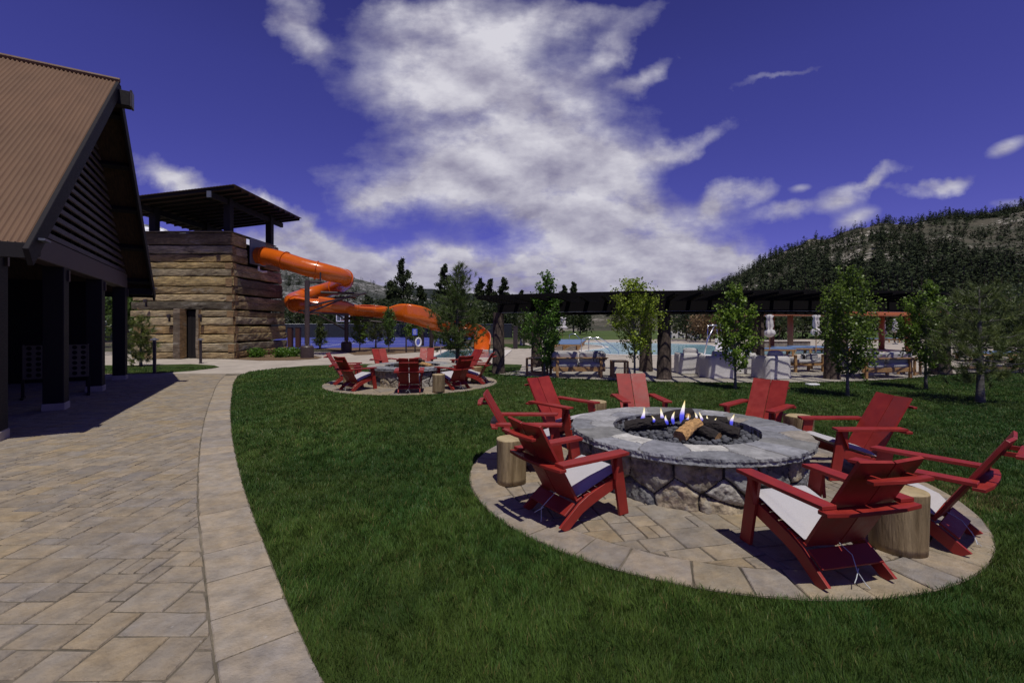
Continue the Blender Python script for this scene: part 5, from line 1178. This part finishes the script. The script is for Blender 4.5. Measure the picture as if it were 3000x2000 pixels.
# ================================================================== HILLS
def lerp_tab(tab, x): return np.interp(x, [t[0] for t in tab], [t[1] for t in tab])
RID1 = [(-600, 700), (-200, 760), (300, 800), (818, 790), (930, 797), (1030, 809), (1090, 828), (1137, 848), (1200, 866), (1300, 882), (1500, 893), (1700, 896), (1900, 890), (2000, 882), (2050, 868), (2100, 845), (2200, 797), (2251, 771), (2312, 741), (2370, 714), (2438, 703), (2506, 678), (2574, 662), (2642, 664), (2710, 650), (2778, 634), (2846, 634), (2914, 626), (3000, 608), (3300, 575), (3900, 560)]
DR1 = [(-600, 420), (300, 450), (1100, 520), (1300, 420), (1900, 420), (2050, 560), (2300, 640), (3000, 620), (3900, 600)]
D01 = [(-600, 95), (800, 100), (1300, 110), (1900, 120), (2100, 100), (3000, 80), (3900, 80)]
def hill_z(px, t, r1, d1, d0, ex=1.25):
    D1 = lerp_tab(d1, px); D0 = lerp_tab(d0, px); zr = (HOR - lerp_tab(r1, px)) / FOC * D1 + CAM_H; D = D0 + (D1 - D0) * t
    z = zr * np.where(t <= 1, np.maximum(t, 0) ** ex, 1 - (t - 1) * 1.2); return D, z
_T = np.random.default_rng(99).random((64, 64))
def vn2(x, y):
    i = np.floor(x).astype(int); j = np.floor(y).astype(int); fx = x - i; fy = y - j; fx = fx * fx * (3 - 2 * fx); fy = fy * fy * (3 - 2 * fy); g = lambda a, b: _T[a % 64, b % 64]
    return (g(i, j) * (1 - fx) + g(i + 1, j) * fx) * (1 - fy) + (g(i, j + 1) * (1 - fx) + g(i + 1, j + 1) * fx) * fy
def rough(X, D): return (vn2(X / 60, D / 60) - .5) * 1.0 + (vn2(X / 22 + 7, D / 22) - .5) * .5 + (vn2(X / 8 + 3, D / 8) - .5) * .25
def hill(name, tab, d1, d0, m, px0, px1, npx, nt_, amp, ex=1.25):
    px = np.linspace(px0, px1, npx); t = np.concatenate([np.linspace(-.02, 1.0, nt_), [1.03, 1.12, 1.5]]); PX, TT = np.meshgrid(px, t, indexing='ij')
    D, z = hill_z(PX, TT, tab, d1, d0, ex); X = (PX - 1500) / FOC * D; z = z + rough(X, D) * amp * np.clip(TT, 0, 1) * np.clip(z / 30, .15, 1.5) - .3 * (TT < .01)
    P = np.stack([X, D, z], -1).reshape(-1, 3); n = len(t); fs = [(i * n + k, (i + 1) * n + k, (i + 1) * n + k + 1, i * n + k + 1) for i in range(npx - 1) for k in range(n - 1)]
    me = bpy.data.meshes.new(name); me.from_pydata(P.tolist(), [], fs); o = link(name, me, m, smooth=True); o['kind'] = 'structure'; return o
hill('hillside', RID1, DR1, D01, hill_m, 1560, 3900, 300, 60, 8.5)
hill('hillside', RID1, DR1, D01, hill_l, -600, 1560, 260, 60, 4.0)
RID2 = [(-600, 640), (300, 655), (400, 658), (440, 662), (500, 674), (600, 705), (700, 735), (800, 770), (900, 800), (1000, 822), (1216, 846), (1290, 848), (1400, 862), (1600, 880), (2200, 880), (3900, 860)]
hill('mountain', RID2, [(-600, 2400), (3900, 2400)], [(-600, 900), (3900, 900)], snow_m, -600, 760, 80, 24, 14, 1.0)
hill('mountain', RID2, [(-600, 2400), (3900, 2400)], [(-600, 900), (3900, 900)], hill_f, 760, 2600, 110, 24, 8, 1.0)
# ---- conifers on the slopes: 300 nearest as single trees, the rest as one wood
def slope_trees(tab, d1, d0, ranges, amp, seed, n, keep, lab, cat, grp, woodlab, hmin, hmax, c1, c2, lightpatch=True):
    r = np.random.default_rng(seed); px = r.uniform(ranges[0], ranges[1], n); t = r.uniform(.0, 1.0, n) ** .8; D, z = hill_z(px, t, tab, d1, d0); X = (px - 1500) / FOC * D
    z = z + rough(X, D) * amp * t * np.clip(z / 30, .15, 1.5)
    dens = vn2(X / 38 + 20, D / 55 + 4) * .7 + vn2(X / 14, D / 20) * .4; k = r.random(n) < np.clip((dens - keep * .62 - .10 * t + .35 * (t > .93)) * 1.9, .04, .95)
    px, t, D, z, X = px[k], t[k], D[k], z[k], X[k]; o = np.argsort(D); px, t, D, z, X = px[o], t[o], D[o], z[o], X[o]; H = r.uniform(hmin, hmax, len(D))
    vis = (px > 0) & (px < 3000); first = np.where(vis)[0][:lab[1]]; kinds = []
    for q in range(4):
        v, f, c = conifer_mesh(seed + q, 1.0, .21, 260, .042, c1, c2); rt = empty('hill_pine', (0, 0, 0)); ob = link('crown', tri_mesh('crown', v, f, c), far_leaf, rt); b = MB(); b.tube([(0, 0, -.02), (0, 0, .9)], [.022, .008], 5); b.build('trunk', bark_m, rt); kinds.append(rt)
    usedk = set()
    for i, ix in enumerate(first):
        q = i % 4; e = kinds[q] if q not in usedk else copy_tree(kinds[q]); usedk.add(q); e.location = (X[ix], D[ix], z[ix] - .2); s = H[ix]; wv = r.uniform(.75, 1.3); e.scale = (s * wv, s * wv, s); e.rotation_euler = (0, 0, r.random() * 6.28); tag(e, lab[0], cat, grp)
    rest = np.setdiff1d(np.arange(len(D)), first); VV = []; FF = []; CC = []; k0 = 0; tm = [conifer_mesh(seed + 10 + q, 1.0, .21, 80, .065, c1, c2) for q in range(9)]
    for i in rest:
        v, f, c = tm[i % 9]; a = r.random() * 6.28; ca, sa = math.cos(a), math.sin(a); s = H[i]; wv = s * r.uniform(.8, 1.35)
        VV.append(np.stack([(v[:, 0] * ca - v[:, 1] * sa) * wv + X[i], (v[:, 0] * sa + v[:, 1] * ca) * wv + D[i], v[:, 2] * s + z[i] - .2], 1)); FF.append(f + k0); CC.append(c * r.uniform(.65, 1.35)); k0 += len(v)
    if VV: tag(link('hillside_wood', tri_mesh('hillside_wood', np.concatenate(VV), np.concatenate(FF), np.concatenate(CC)), far_leaf), woodlab, 'wood', kind='stuff')
slope_trees(RID1, DR1, D01, (2020, 3350), 8.5, 300, 7200, .62, ('dark green pine among the many on the right hand hillside', 260), 'tree', 'pines on the right hillside', 'dense dark pine wood climbing the right hand hillside', 6.5, 13.5, (.052, .072, .026), (.024, .036, .016))
slope_trees(RID1, DR1, D01, (-300, 1250), 4.0, 330, 2600, .60, ('small dark pine on the pale granite slope behind the slide', 40), 'tree', 'pines on the granite slope', 'scattered dark pines over the grey granite slope at left', 3.0, 7, (.04, .055, .02), (.018, .025, .012))
slope_trees(RID1, DR1, D01, (1280, 2080), 4.0, 360, 900, .50, ('small dark pine at the foot of the grey slope beyond the meadow', 60), 'tree', 'pines beyond the meadow', 'scattered pines on the grey slope seen beneath the pergola', 3.5, 7, (.04, .055, .02), (.016, .023, .012))
# ================================================================== FURNITURE UNDER THE PERGOLA
def pillow(mb, c, d, rot=None, sub=5):
    """soft cushion block"""
    x, y, z = d; n = sub * 2; M = rot or Matrix.Identity(3); c = Vector(c); v = []
    for i in range(n + 1):
        th = math.pi * i / n
        for j in range(n * 2):
            ph = 2 * math.pi * j / (n * 2); f = lambda u: math.copysign(abs(u) ** .38, u)
            p = Vector((f(math.sin(th)) * f(math.cos(ph)) * x / 2, f(math.sin(th)) * f(math.sin(ph)) * y / 2, f(math.cos(th)) * z / 2)); v.append(c + M @ p)
    m = n * 2; mb.add(v, [(i * m + j, (i + 1) * m + j, (i + 1) * m + (j + 1) % m, i * m + (j + 1) % m) for i in range(n) for j in range(m)])
def sofa(x, y, rz, W, label, throw=False, grp='wooden sofas with grey cushions'):
    """seen from behind at +Y facing"""
    e = empty('garden_sofa', (x, y, .012), rz); tag(e, label, 'sofa', grp)
    for sx in (-1, 1):
        for yy, h in ((-.40, .60), (.42, .52)): b = MB(); b.box((sx * (W / 2 - .18 if yy < 0 else W / 2 - .06), yy, h / 2), (.085, .07, h), None, .006); b.build('leg', teak, e)
        b = MB(); b.box((sx * (W / 2 - .05), .02, .56), (.10, .86, .035), None, .006); b.build('armrest', teak, e)
    b = MB(); b.box((0, -.42, .605), (W + .06, .09, .035), None, .006); b.box((0, -.38, .25), (W - .1, .04, .13), None, .006); b.box((0, .42, .25), (W - .1, .04, .13), None, .006); b.build('frame', teak, e)
    n = 2 if W < 2 else 3
    for k in range(n):
        cx = -W / 2 + (k + .5) * W / n; b = MB(); pillow(b, (cx, .03, .375), (W / n - .015, .84, .17)); b.build('seat_cushion', grey_cloth, e, smooth=True)
        b = MB(); pillow(b, (cx, -.27, .62), (W / n - .03, .20, .36), Matrix.Rotation(R(10), 3, 'X')); b.build('back_cushion', grey_cloth, e, smooth=True)
    if throw:
        b = MB(); pillow(b, (W / 2 - .25, -.26, .64), (.42, .26, .34), Matrix.Rotation(R(10), 3, 'X')); b.build('striped_throw', plaid_m, e, smooth=True)
    return e
sofa(2.07, 14.45, R(1), 1.72, 'wooden sofa with grey cushions seen from behind, left part of the pergola', True)
sofa(11.35, 14.2, R(10), 1.95, 'wooden sofa with pale cushions seen from behind at the right of the pergola')
def side_table(x, y, w_, h, rz, label):
    e = empty('side_table', (x, y, .012), rz); tag(e, label, 'side table', 'open cube teak side tables')
    for sx in (-1, 1):
        for sy in (-1, 1): b = MB(); b.box((sx * (w_ / 2 - .035), sy * (w_ / 2 - .035), h / 2 - .02), (.065, .065, h - .04), None, .005); b.build('leg', teak, e)
    b = MB()
    for k in range(5): b.box((0, -w_ / 2 + (k + .5) * w_ / 5, h - .02), (w_, w_ / 5 - .008, .04), None, .004)
    b.build('tabletop', teak, e)
    for sy in (-1, 1): b = MB(); b.box((0, sy * (w_ / 2 - .035), .06), (w_ - .13, .04, .07)); b.build('lower_rail', teak, e)
side_table(.82, 14.8, .60, .56, R(-20), 'teak side table half hidden by the twisting young tree, left of the sofa')
side_table(3.32, 14.1, .50, .52, R(-3), 'teak side table just right of the left sofa')
side_table(13.0, 14.9, .5, .52, R(30), 'teak side table at the right end of the right sofa')
def slip_chair(x, y, rz, label, h=.68, w_=.86):
    """armchair under a loose pale cover; faces local +Y"""
    e = empty('covered_armchair', (x, y, .012), rz); tag(e, label, 'armchair', 'armchairs under loose pale covers')
    def loop(z, g, top=False):
        out = []; n = 44
        for k in range(n):
            a = 2 * math.pi * k / n; f = lambda u: math.copysign(abs(u) ** .33, u); px, py = f(math.cos(a)) * w_ / 2 * g, f(math.sin(a)) * .40 * g
            fold = 1 + (.018 * math.sin(a * 9 + x) + .012 * math.sin(a * 17)) * (1 - z / h) * 1.2; out.append((px * fold, py * fold, z))
        return out
    rings = [(0.01, 1.03), (.12, 1.01), (.3, 1.0), (h - .12, .99), (h - .03, .97), (h, .92)]
    b = MB(); n = 44; vs = []
    for z, g in rings: vs += loop(z, g)
    # sink the seat between the arms and the back
    ins = []
    for (z, sc, oy) in ((h, .74, .12), (h - .04, .70, .12), (.42, .68, .13), (.40, .55, .13)):
        for k in range(n): a = 2 * math.pi * k / n; f = lambda u: math.copysign(abs(u) ** .33, u); ins.append((f(math.cos(a)) * w_ / 2 * sc, f(math.sin(a)) * .40 * sc + oy * .6, z - (.16 if math.sin(a) > .75 and z > .5 else 0)))
    vs += ins; R_ = len(rings) + 4
    for i, v in enumerate(vs[:len(rings) * n]):
        if v[1] > .30 and v[2] > .5: vs[i] = (v[0], v[1], v[2] - .16 * min(1, (v[1] - .30) / .08) * (1 if abs(v[0]) < w_ * .36 else .2))
    b.add(vs, [(i * n + k, i * n + (k + 1) % n, (i + 1) * n + (k + 1) % n, (i + 1) * n + k) for i in range(R_ - 1) for k in range(n)] + [tuple((R_ - 1) * n + k for k in range(n))]); b.build('cover', white_cloth, e, smooth=True)
    b = MB(); pillow(b, (0, .06, .47), (w_ * .66, .58, .15)); b.build('seat_cushion', white_cloth, e, smooth=True)
    b = MB(); pillow(b, (.02, -.14, .66), (w_ * .56, .17, .36), Matrix.Rotation(R(14), 3, 'X')); b.build('back_cushion', white_cloth, e, smooth=True)
slip_chair(6.0, 15.45, R(-8), 'pale covered armchair farthest left, striped by pergola shadows')
slip_chair(6.35, 14.15, R(6), 'pale covered armchair in front, directly behind the bright green narrow tree')
slip_chair(7.95, 14.0, R(14), 'pale covered armchair right of the dark rear bark column')
slip_chair(7.75, 15.5, R(95), 'pale covered armchair turned sideways beyond the narrow tree')
side_table(6.95, 15.0, .55, .45, 0, 'low teak table between the pale covered armchairs')
def chaise(x, y, rz, W, label):
    e = empty('garden_bench', (x, y, .012), rz); tag(e, label, 'bench', 'low teak benches with grey cushions'); 
    for sx in (-1, 1):
        for sy in (-1, 1): b = MB(); b.box((sx * (W / 2 - .05), sy * .32, .17 if sy > 0 else .3), (.08, .07, .34 if sy > 0 else .6), None, .005); b.build('leg', teak, e)
    b = MB(); b.box((0, 0, .25), (W, .72, .07), None, .006); b.build('frame', teak, e); b = MB(); pillow(b, (0, 0, .36), (W - .05, .7, .15)); b.build('cushion', grey_cloth, e, smooth=True)
    b = MB(); pillow(b, (W * .12, -.16, .50), (W * .5, .26, .25), Matrix.Rotation(R(8), 3, 'Z')); b.build('striped_pillow', plaid_m, e, smooth=True)
chaise(10.2, 16.0, R(8), 1.15, 'teak bench with grey cushion and dark striped pillow, behind the pale armchairs')
chaise(11.5, 16.5, R(14), 1.0, 'teak bench with striped pillow hidden behind the tall loose young tree')
# low loungers with blue pads
def lounger(x, y, rz, W, L, label, grp):
    e = empty('pool_lounger', (x, y, .0), rz); tag(e, label, 'lounger', grp)
    for sx in (-1, 1):
        for f in (-.42, 0, .42): b = MB(); b.box((sx * (W / 2 - .05), f * L, .14), (.08, .08, .28), None, .004); b.build('leg', teak, e)
    b = MB(); b.box((0, 0, .31), (W, L, .07), None, .006); b.build('frame', teak, e)
    b = MB(); b.box((0, -.02, .375), (W - .04, L - .02, .06), None, .02); b.box((0, -L / 2 - .012, .30), (W * .5, .012, .16)); b.build('pad', blue_cloth, e)
gL = 'blue padded teak loungers beyond the pergola'
for k, (px, py, rz, W, L, lab) in enumerate(((2290, 1045, 82, .75, 2.0, 'blue padded lounger right behind the pale armchair'), (2345, 1040, 80, .75, 1.9, 'blue padded lounger behind the striped pillow bench'), (2395, 1036, 82, .75, 2.1, 'blue padded lounger beside the second closed umbrella'), (2460, 1040, 80, .75, 2.0, 'blue padded lounger hidden by the tall loose young tree'), (2940, 1063, 84, .8, 2.0, 'blue padded lounger at the right edge, seen past the wide pine'), (2995, 1058, 84, .8, 2.0, 'blue padded lounger cut by the right edge of the view'), (2560, 1005, 80, .8, 2.0, 'far blue lounger beyond the splash area'), (2650, 1004, 80, .8, 2.0, 'far blue lounger near the thin far umbrella'))):
    x, y = G(px, py); lounger(x, y + .8, R(rz), W, L, lab, gL)
gM = 'row of blue loungers at the left end of the large pool'
nm = ('nearest', 'second', 'third', 'fourth', 'fifth', 'sixth', 'farthest')
for k in range(7): lounger(3.35 + .28 * k, 29.6 + k * 1.35, R(88), .9, 2.1, nm[k] + ' blue lounger in the row at the left end of the large pool', gM)
# closed umbrellas
def umbrella(x, y, top, label, s=1.0):
    e = empty('closed_umbrella', (x, y, 0)); tag(e, label, 'umbrella', 'closed pale umbrellas by the pool'); b = MB(); b.lathe([(.022, 0), (.022, top - .02), (0, top)], 8); b.build('pole', teak, e)
    b = MB(); b.lathe([(.2, 0), (.2, .05), (.04, .08), (.035, .2)], 14); b.build('base', grey_metal, e)
    zb = top * .47; H = top - zb; prof = [(.06, zb), (.13 * s, zb + .06 * H), (.20 * s, zb + .16 * H), (.15 * s, zb + .30 * H), (.085 * s, zb + .36 * H), (.125 * s, zb + .5 * H), (.115 * s, zb + .7 * H), (.09 * s, zb + .82 * H), (.15 * s, zb + .95 * H), (.05, zb + 1.0 * H), (.001, zb + 1.01 * H)]
    b = MB(); b.lathe(prof, 32, wob=lambda a, z: 1 + .22 * math.sin(a * 6 + z * 3 + x) + .1 * math.sin(a * 11 + z * 9)); b.build('canopy', white_cloth, e, smooth=True)
umbrella(12.85, 22.7, 2.14, 'closed grey umbrella nearest the dark rear bark column', 1.15); umbrella(16.5, 24.7, 2.18, 'closed grey umbrella right of the terracotta pillar', 1.2)
umbrella(24.4, 30, 1.95, 'closed umbrella glimpsed left of the thin far umbrella', 1.3); umbrella(32.0, 38, 2.1, 'thin closed umbrella farthest right, before the dark trees', 1.2)
# orange shade roof
e = empty('shade_canopy', (20, 28, 0)); tag(e, 'flat terracotta shade roof on round pillars beyond the pool terrace', 'canopy')
b = MB(); b.box((.3, .6, 2.31), (10.0, 3.6, .26), None, .02); b.build('roof', mat('canopy_orange', (.50, .15, .065), .6, .3), e)
for x, y in ((-3.0, -.2), (4.2, -.2), (-3.0, 1.8), (4.2, 1.8)): b = MB(); b.lathe([(.16, 0), (.16, 2.2)], 18, (x, y, 0)); b.build('pillar', terracotta, e, smooth=True)
# low stone planter
x, y = G(2242, 1018); e = empty('stone_planter', (x + 1.6, y + .3, 0)); tag(e, 'low grey stone wall at the far edge of the terrace behind the first umbrella', 'low wall')
b = MB(); b.box((0, 0, .22), (3.3, .5, .44), None, .02); b.build('stone_body', mat('rubble_stone', (.26, .24, .21), .9, .3, var=.4, vscale=2.5, base2=(.16, .15, .14), bump=1, bscale=6), e); b = MB(); b.box((0, 0, .47), (3.5, .62, .06), None, .01); b.build('cap', coping_m, e)
# blue court with its screen, hoop and posts
ct = [G(845, 1020), G(1120, 1018), G(1330, 1013), G(1350, 1000), (-4, 60), (-30, 60), (-18.5, 31.5)]
sheet('sports_court', [ct], .006, blue_court)
b = MB()
for (ax, ay, bx, by) in ((-30, 45, -4.5, 45), (-20, 52, -6, 52), (-14, 33.6, -14.3, 58), (-24, 38.5, -9, 38.5)): d = Vector((bx - ax, by - ay, 0)); n = Vector((-d.y, d.x, 0)).normalized() * .05; b.add([(ax - n.x, ay - n.y, .012), (bx - n.x, by - n.y, .012), (bx + n.x, by + n.y, .012), (ax + n.x, ay + n.y, .012)], [(0, 1, 2, 3)])
tag(b.build('court_line', white_paint), kind='structure')
e = empty('court_fence', (-14, 55, 0)); tag(e, 'low fence with black windscreen mesh closing the back of the blue court', 'fence')
fp = [(-36, 40), (-33, 50), (-27, 55), (-18, 57), (-8, 56.5), (0, 54)]; fp = [(p.x + 14, p.y - 55) for p in catmull(fp, 6)]; b = MB()
for (ax, ay), (bx, by) in zip(fp, fp[1:]): b.add([(ax, ay, .05), (bx, by, .05), (bx, by, 1.66), (ax, ay, 1.66), (ax, ay + .03, .05), (bx, by + .03, .05), (bx, by + .03, 1.66), (ax, ay + .03, 1.66)], [(0, 1, 2, 3), (4, 7, 6, 5), (3, 2, 6, 7), (0, 4, 5, 1)])
b.build('windscreen', mesh_screen, e)
b = MB(); b.tube([(x, y, 1.68) for x, y in fp], .035, 6); b.build('top_rail', grey_metal, e)
for x, y in fp[::3]: b = MB(); b.tube([(x, y - .04, 0), (x, y - .04, 1.7)], .035, 6); b.build('post', black_steel, e)
def hoop():
    D = 48; x = AT(1005, D); e = empty('basketball_hoop', (x, D, 0)); tag(e, 'white outlined basketball backboard on a dark post at the blue court', 'basketball hoop')
    b = MB(); b.tube([(0, .6, 0), (0, .6, 1.9), (0, .1, 2.3)], .07, 8); b.build('post', black_steel, e); z0, z1, w_ = ZT(941, D), ZT(921, D), .68
    b = MB(); b.box((0, .03, (z0 + z1) / 2), (w_ * 2, .02, z1 - z0)); b.build('backboard', mat('clear_board', (.08, .10, .12), .15, .5), e)
    b = MB()
    for (cx, cz, sx, sz) in ((0, z0, w_ * 2 + .08, .08), (0, z1, w_ * 2 + .08, .08), (-w_, (z0 + z1) / 2, .08, z1 - z0), (w_, (z0 + z1) / 2, .08, z1 - z0), (0, z0 + .42, .55, .05), (-.25, z0 + .25, .05, .38), (.25, z0 + .25, .05, .38)): b.box((cx, 0, cz), (sx, .04, sz))
    b.build('white_border', white_paint, e)
    b = MB(); b.tube([(.22 * math.cos(a * .3927), -.25 + .22 * math.sin(a * .3927), z0 + .12) for a in range(17)], .012, 6); b.build('rim', orange, e)
hoop()
for k, (px, py, tp, lab) in enumerate(((851, 1018, 1.42, 'rusty square post left of its twin, beside the tower'), (874, 1018, 1.42, 'rusty square post nearer the slide column'), (1510, 1021, 1.5, 'dark square post on the small round lawn beyond the left bark column'))):
    x, y = G(px, py); e = empty('gate_post', (x, y, 0)); tag(e, lab, 'post', 'square posts around the court'); b = MB(); b.box((0, 0, tp / 2), (.3, .3, tp), None, .015); b.build('post', mat('rust_post', (.075, .03, .022), .7, .3, var=.3) if k < 2 else black_steel, e); b = MB(); b.box((0, 0, tp + .015), (.34, .34, .03), None, .008); b.build('cap', black_steel, e)
# sign, life ring and rack at the slide pool
x, y = G(1216, 1031); e = empty('pool_sign', (x, y, 0)); tag(e, 'small blue sign with white lettering on a dark post by the slide pool', 'sign')
b = MB(); b.box((0, 0, .75), (.07, .07, 1.5)); b.build('post', black_steel, e)
zs0, zs1 = ZT(982, y), ZT(963, y); b = MB(); b.box((.0, -.05, (zs0 + zs1) / 2), (.30, .02, zs1 - zs0), None, .004); sp = b.build('panel', sign_blue, e)
b = MB()
for k, w_ in enumerate((.20, .14, .22, .18, .20)): b.box((0, -.063, zs1 - .07 - k * .06), (w_, .004, .018))
b.build('lettering', white_paint, sp)
x1, y1 = G(1190, 1032); b = MB(); b.tube([(x1 - x, y1 - y, 0), (x1 - x, y1 - y, ZT(986, y1))], .045, 8); b.tube([(x1 - x, y1 - y, ZT(988, y1)), (.05, .1, ZT(984, y1))], .02, 6); b.build('hanging_rack', black_steel, e)
e = empty('life_ring', (x + .22, y - .14, .60), R(52)); tag(e, 'white life ring hanging on the post below the blue sign', 'life ring')
b = MB(); b.tube([(.20 * math.cos(a * .2618), .0, .24 * math.sin(a * .2618)) for a in range(25)], .045, 8, cap=False); b.build('ring', white_paint, e, smooth=True)
b = MB(); b.tube([(.25 * math.cos(a * .5236), -.02, .29 * math.sin(a * .5236)) for a in range(13)], .01, 5); b.build('rope', string_m, e)
# bollard lamps on the grass island
for px, py, pt, lab in ((453, 1093, 989, 'dark bollard lamp nearest the pavilion on the grass island'), (588, 1064, 990, 'dark bollard lamp at the tip of the grass island before the tower')):
    x, y = G(px, py); h = ZT(pt, y); e = empty('bollard_lamp', (x, y, 0)); tag(e, lab, 'lamp', 'dark bollard lamps'); b = MB(); b.lathe([(.07, 0), (.07, .02), (.052, .03), (.052, h - .14)], 14); b.build('pole', black_steel, e)
    b = MB(); b.lathe([(.05, h - .14), (.05, h - .09), (.13, h - .075), (.12, h - .055), (.04, h - .015), (.015, h)], 16); b.build('lamp_head', mat('lamp_metal', (.10, .10, .12), .35, .6), e)
# pool lift, far chairs, far lamp, spray and valve cover
x, y = G(2062, 1044); e = empty('pool_lift', (x, y, 0)); tag(e, 'steel pool lift frame with a white seat at the far right corner of the pool', 'pool lift'); Yb = 25.2 - y
b = MB(); b.tube([(0, 0, 0), (.25, .1, .9), (.65, .2, 1.62)], .035, 8); b.tube([(.28, .1, 1.6), (.95, .2, 1.62)], .03, 8); b.tube([(.28, .3, .5), (.3, .2, 1.6)], .02, 6); b.tube([(.95, .2, 1.62), (1.0, .2, .95)], .015, 6); b.tube([(.75, .2, 1.6), (.8, .2, .9)], .015, 6); b.build('frame', chrome, e, smooth=True)
b = MB(); b.box((.9, .2, .62), (.46, .06, .6), None, .02); b.box((.9, .0, .36), (.44, .42, .07), None, .02); b.box((.1, -.1, .05), (.35, .5, .1), None, .02); b.build('seat', white_paint, e)
for k, (px, D, lab) in enumerate(((1975, 54, 'leftmost tiny pale covered chair across the pool'), (1995, 55, 'second tiny pale covered chair across the pool'), (2022, 55, 'third tiny pale covered chair across the pool'), (2038, 54, 'rightmost tiny pale covered chair across the pool'), (1868, 56, 'tiny pale chair across the pool behind the yellow green tree'))): slip_chair(AT(px, D), D, R(170 + 20 * k), lab, .8, .8)
x = AT(1527, 36); e = empty('lamp_post', (x, 36, 0)); tag(e, 'pale slim post lamp with round head beyond the left bark column', 'lamp'); b = MB(); b.lathe([(.12, 0), (.10, .3), (.08, 1.75)], 12); b.build('pole', coping_m, e); b = MB(); b.lathe([(.08, 1.75), (.2, 1.82), (.17, 2.0), (.05, 2.08), (0, 2.09)], 14); b.build('lamp_head', white_paint, e)
umbrella(AT(1648, 44), 44, 2.35, 'white water spray shown as umbrella shape beyond the blue lounger row, behind the twisting tree', 2.2); umbrella(AT(1643, 46), 47, 1.9, 'second white water spray, umbrella shaped, just behind the other near the twisting tree', 2.2)  # closed umbrella shapes standing in for ragged white water spray
x, y = G(2380, 1129); b = MB(); b.box((0, 0, .0), (.30, .18, .05), None, .01); o = b.build('valve_cover', white_paint, loc=(x, y, .03)); tag(o, 'small white irrigation box lid lying flush in the lawn', 'valve cover')
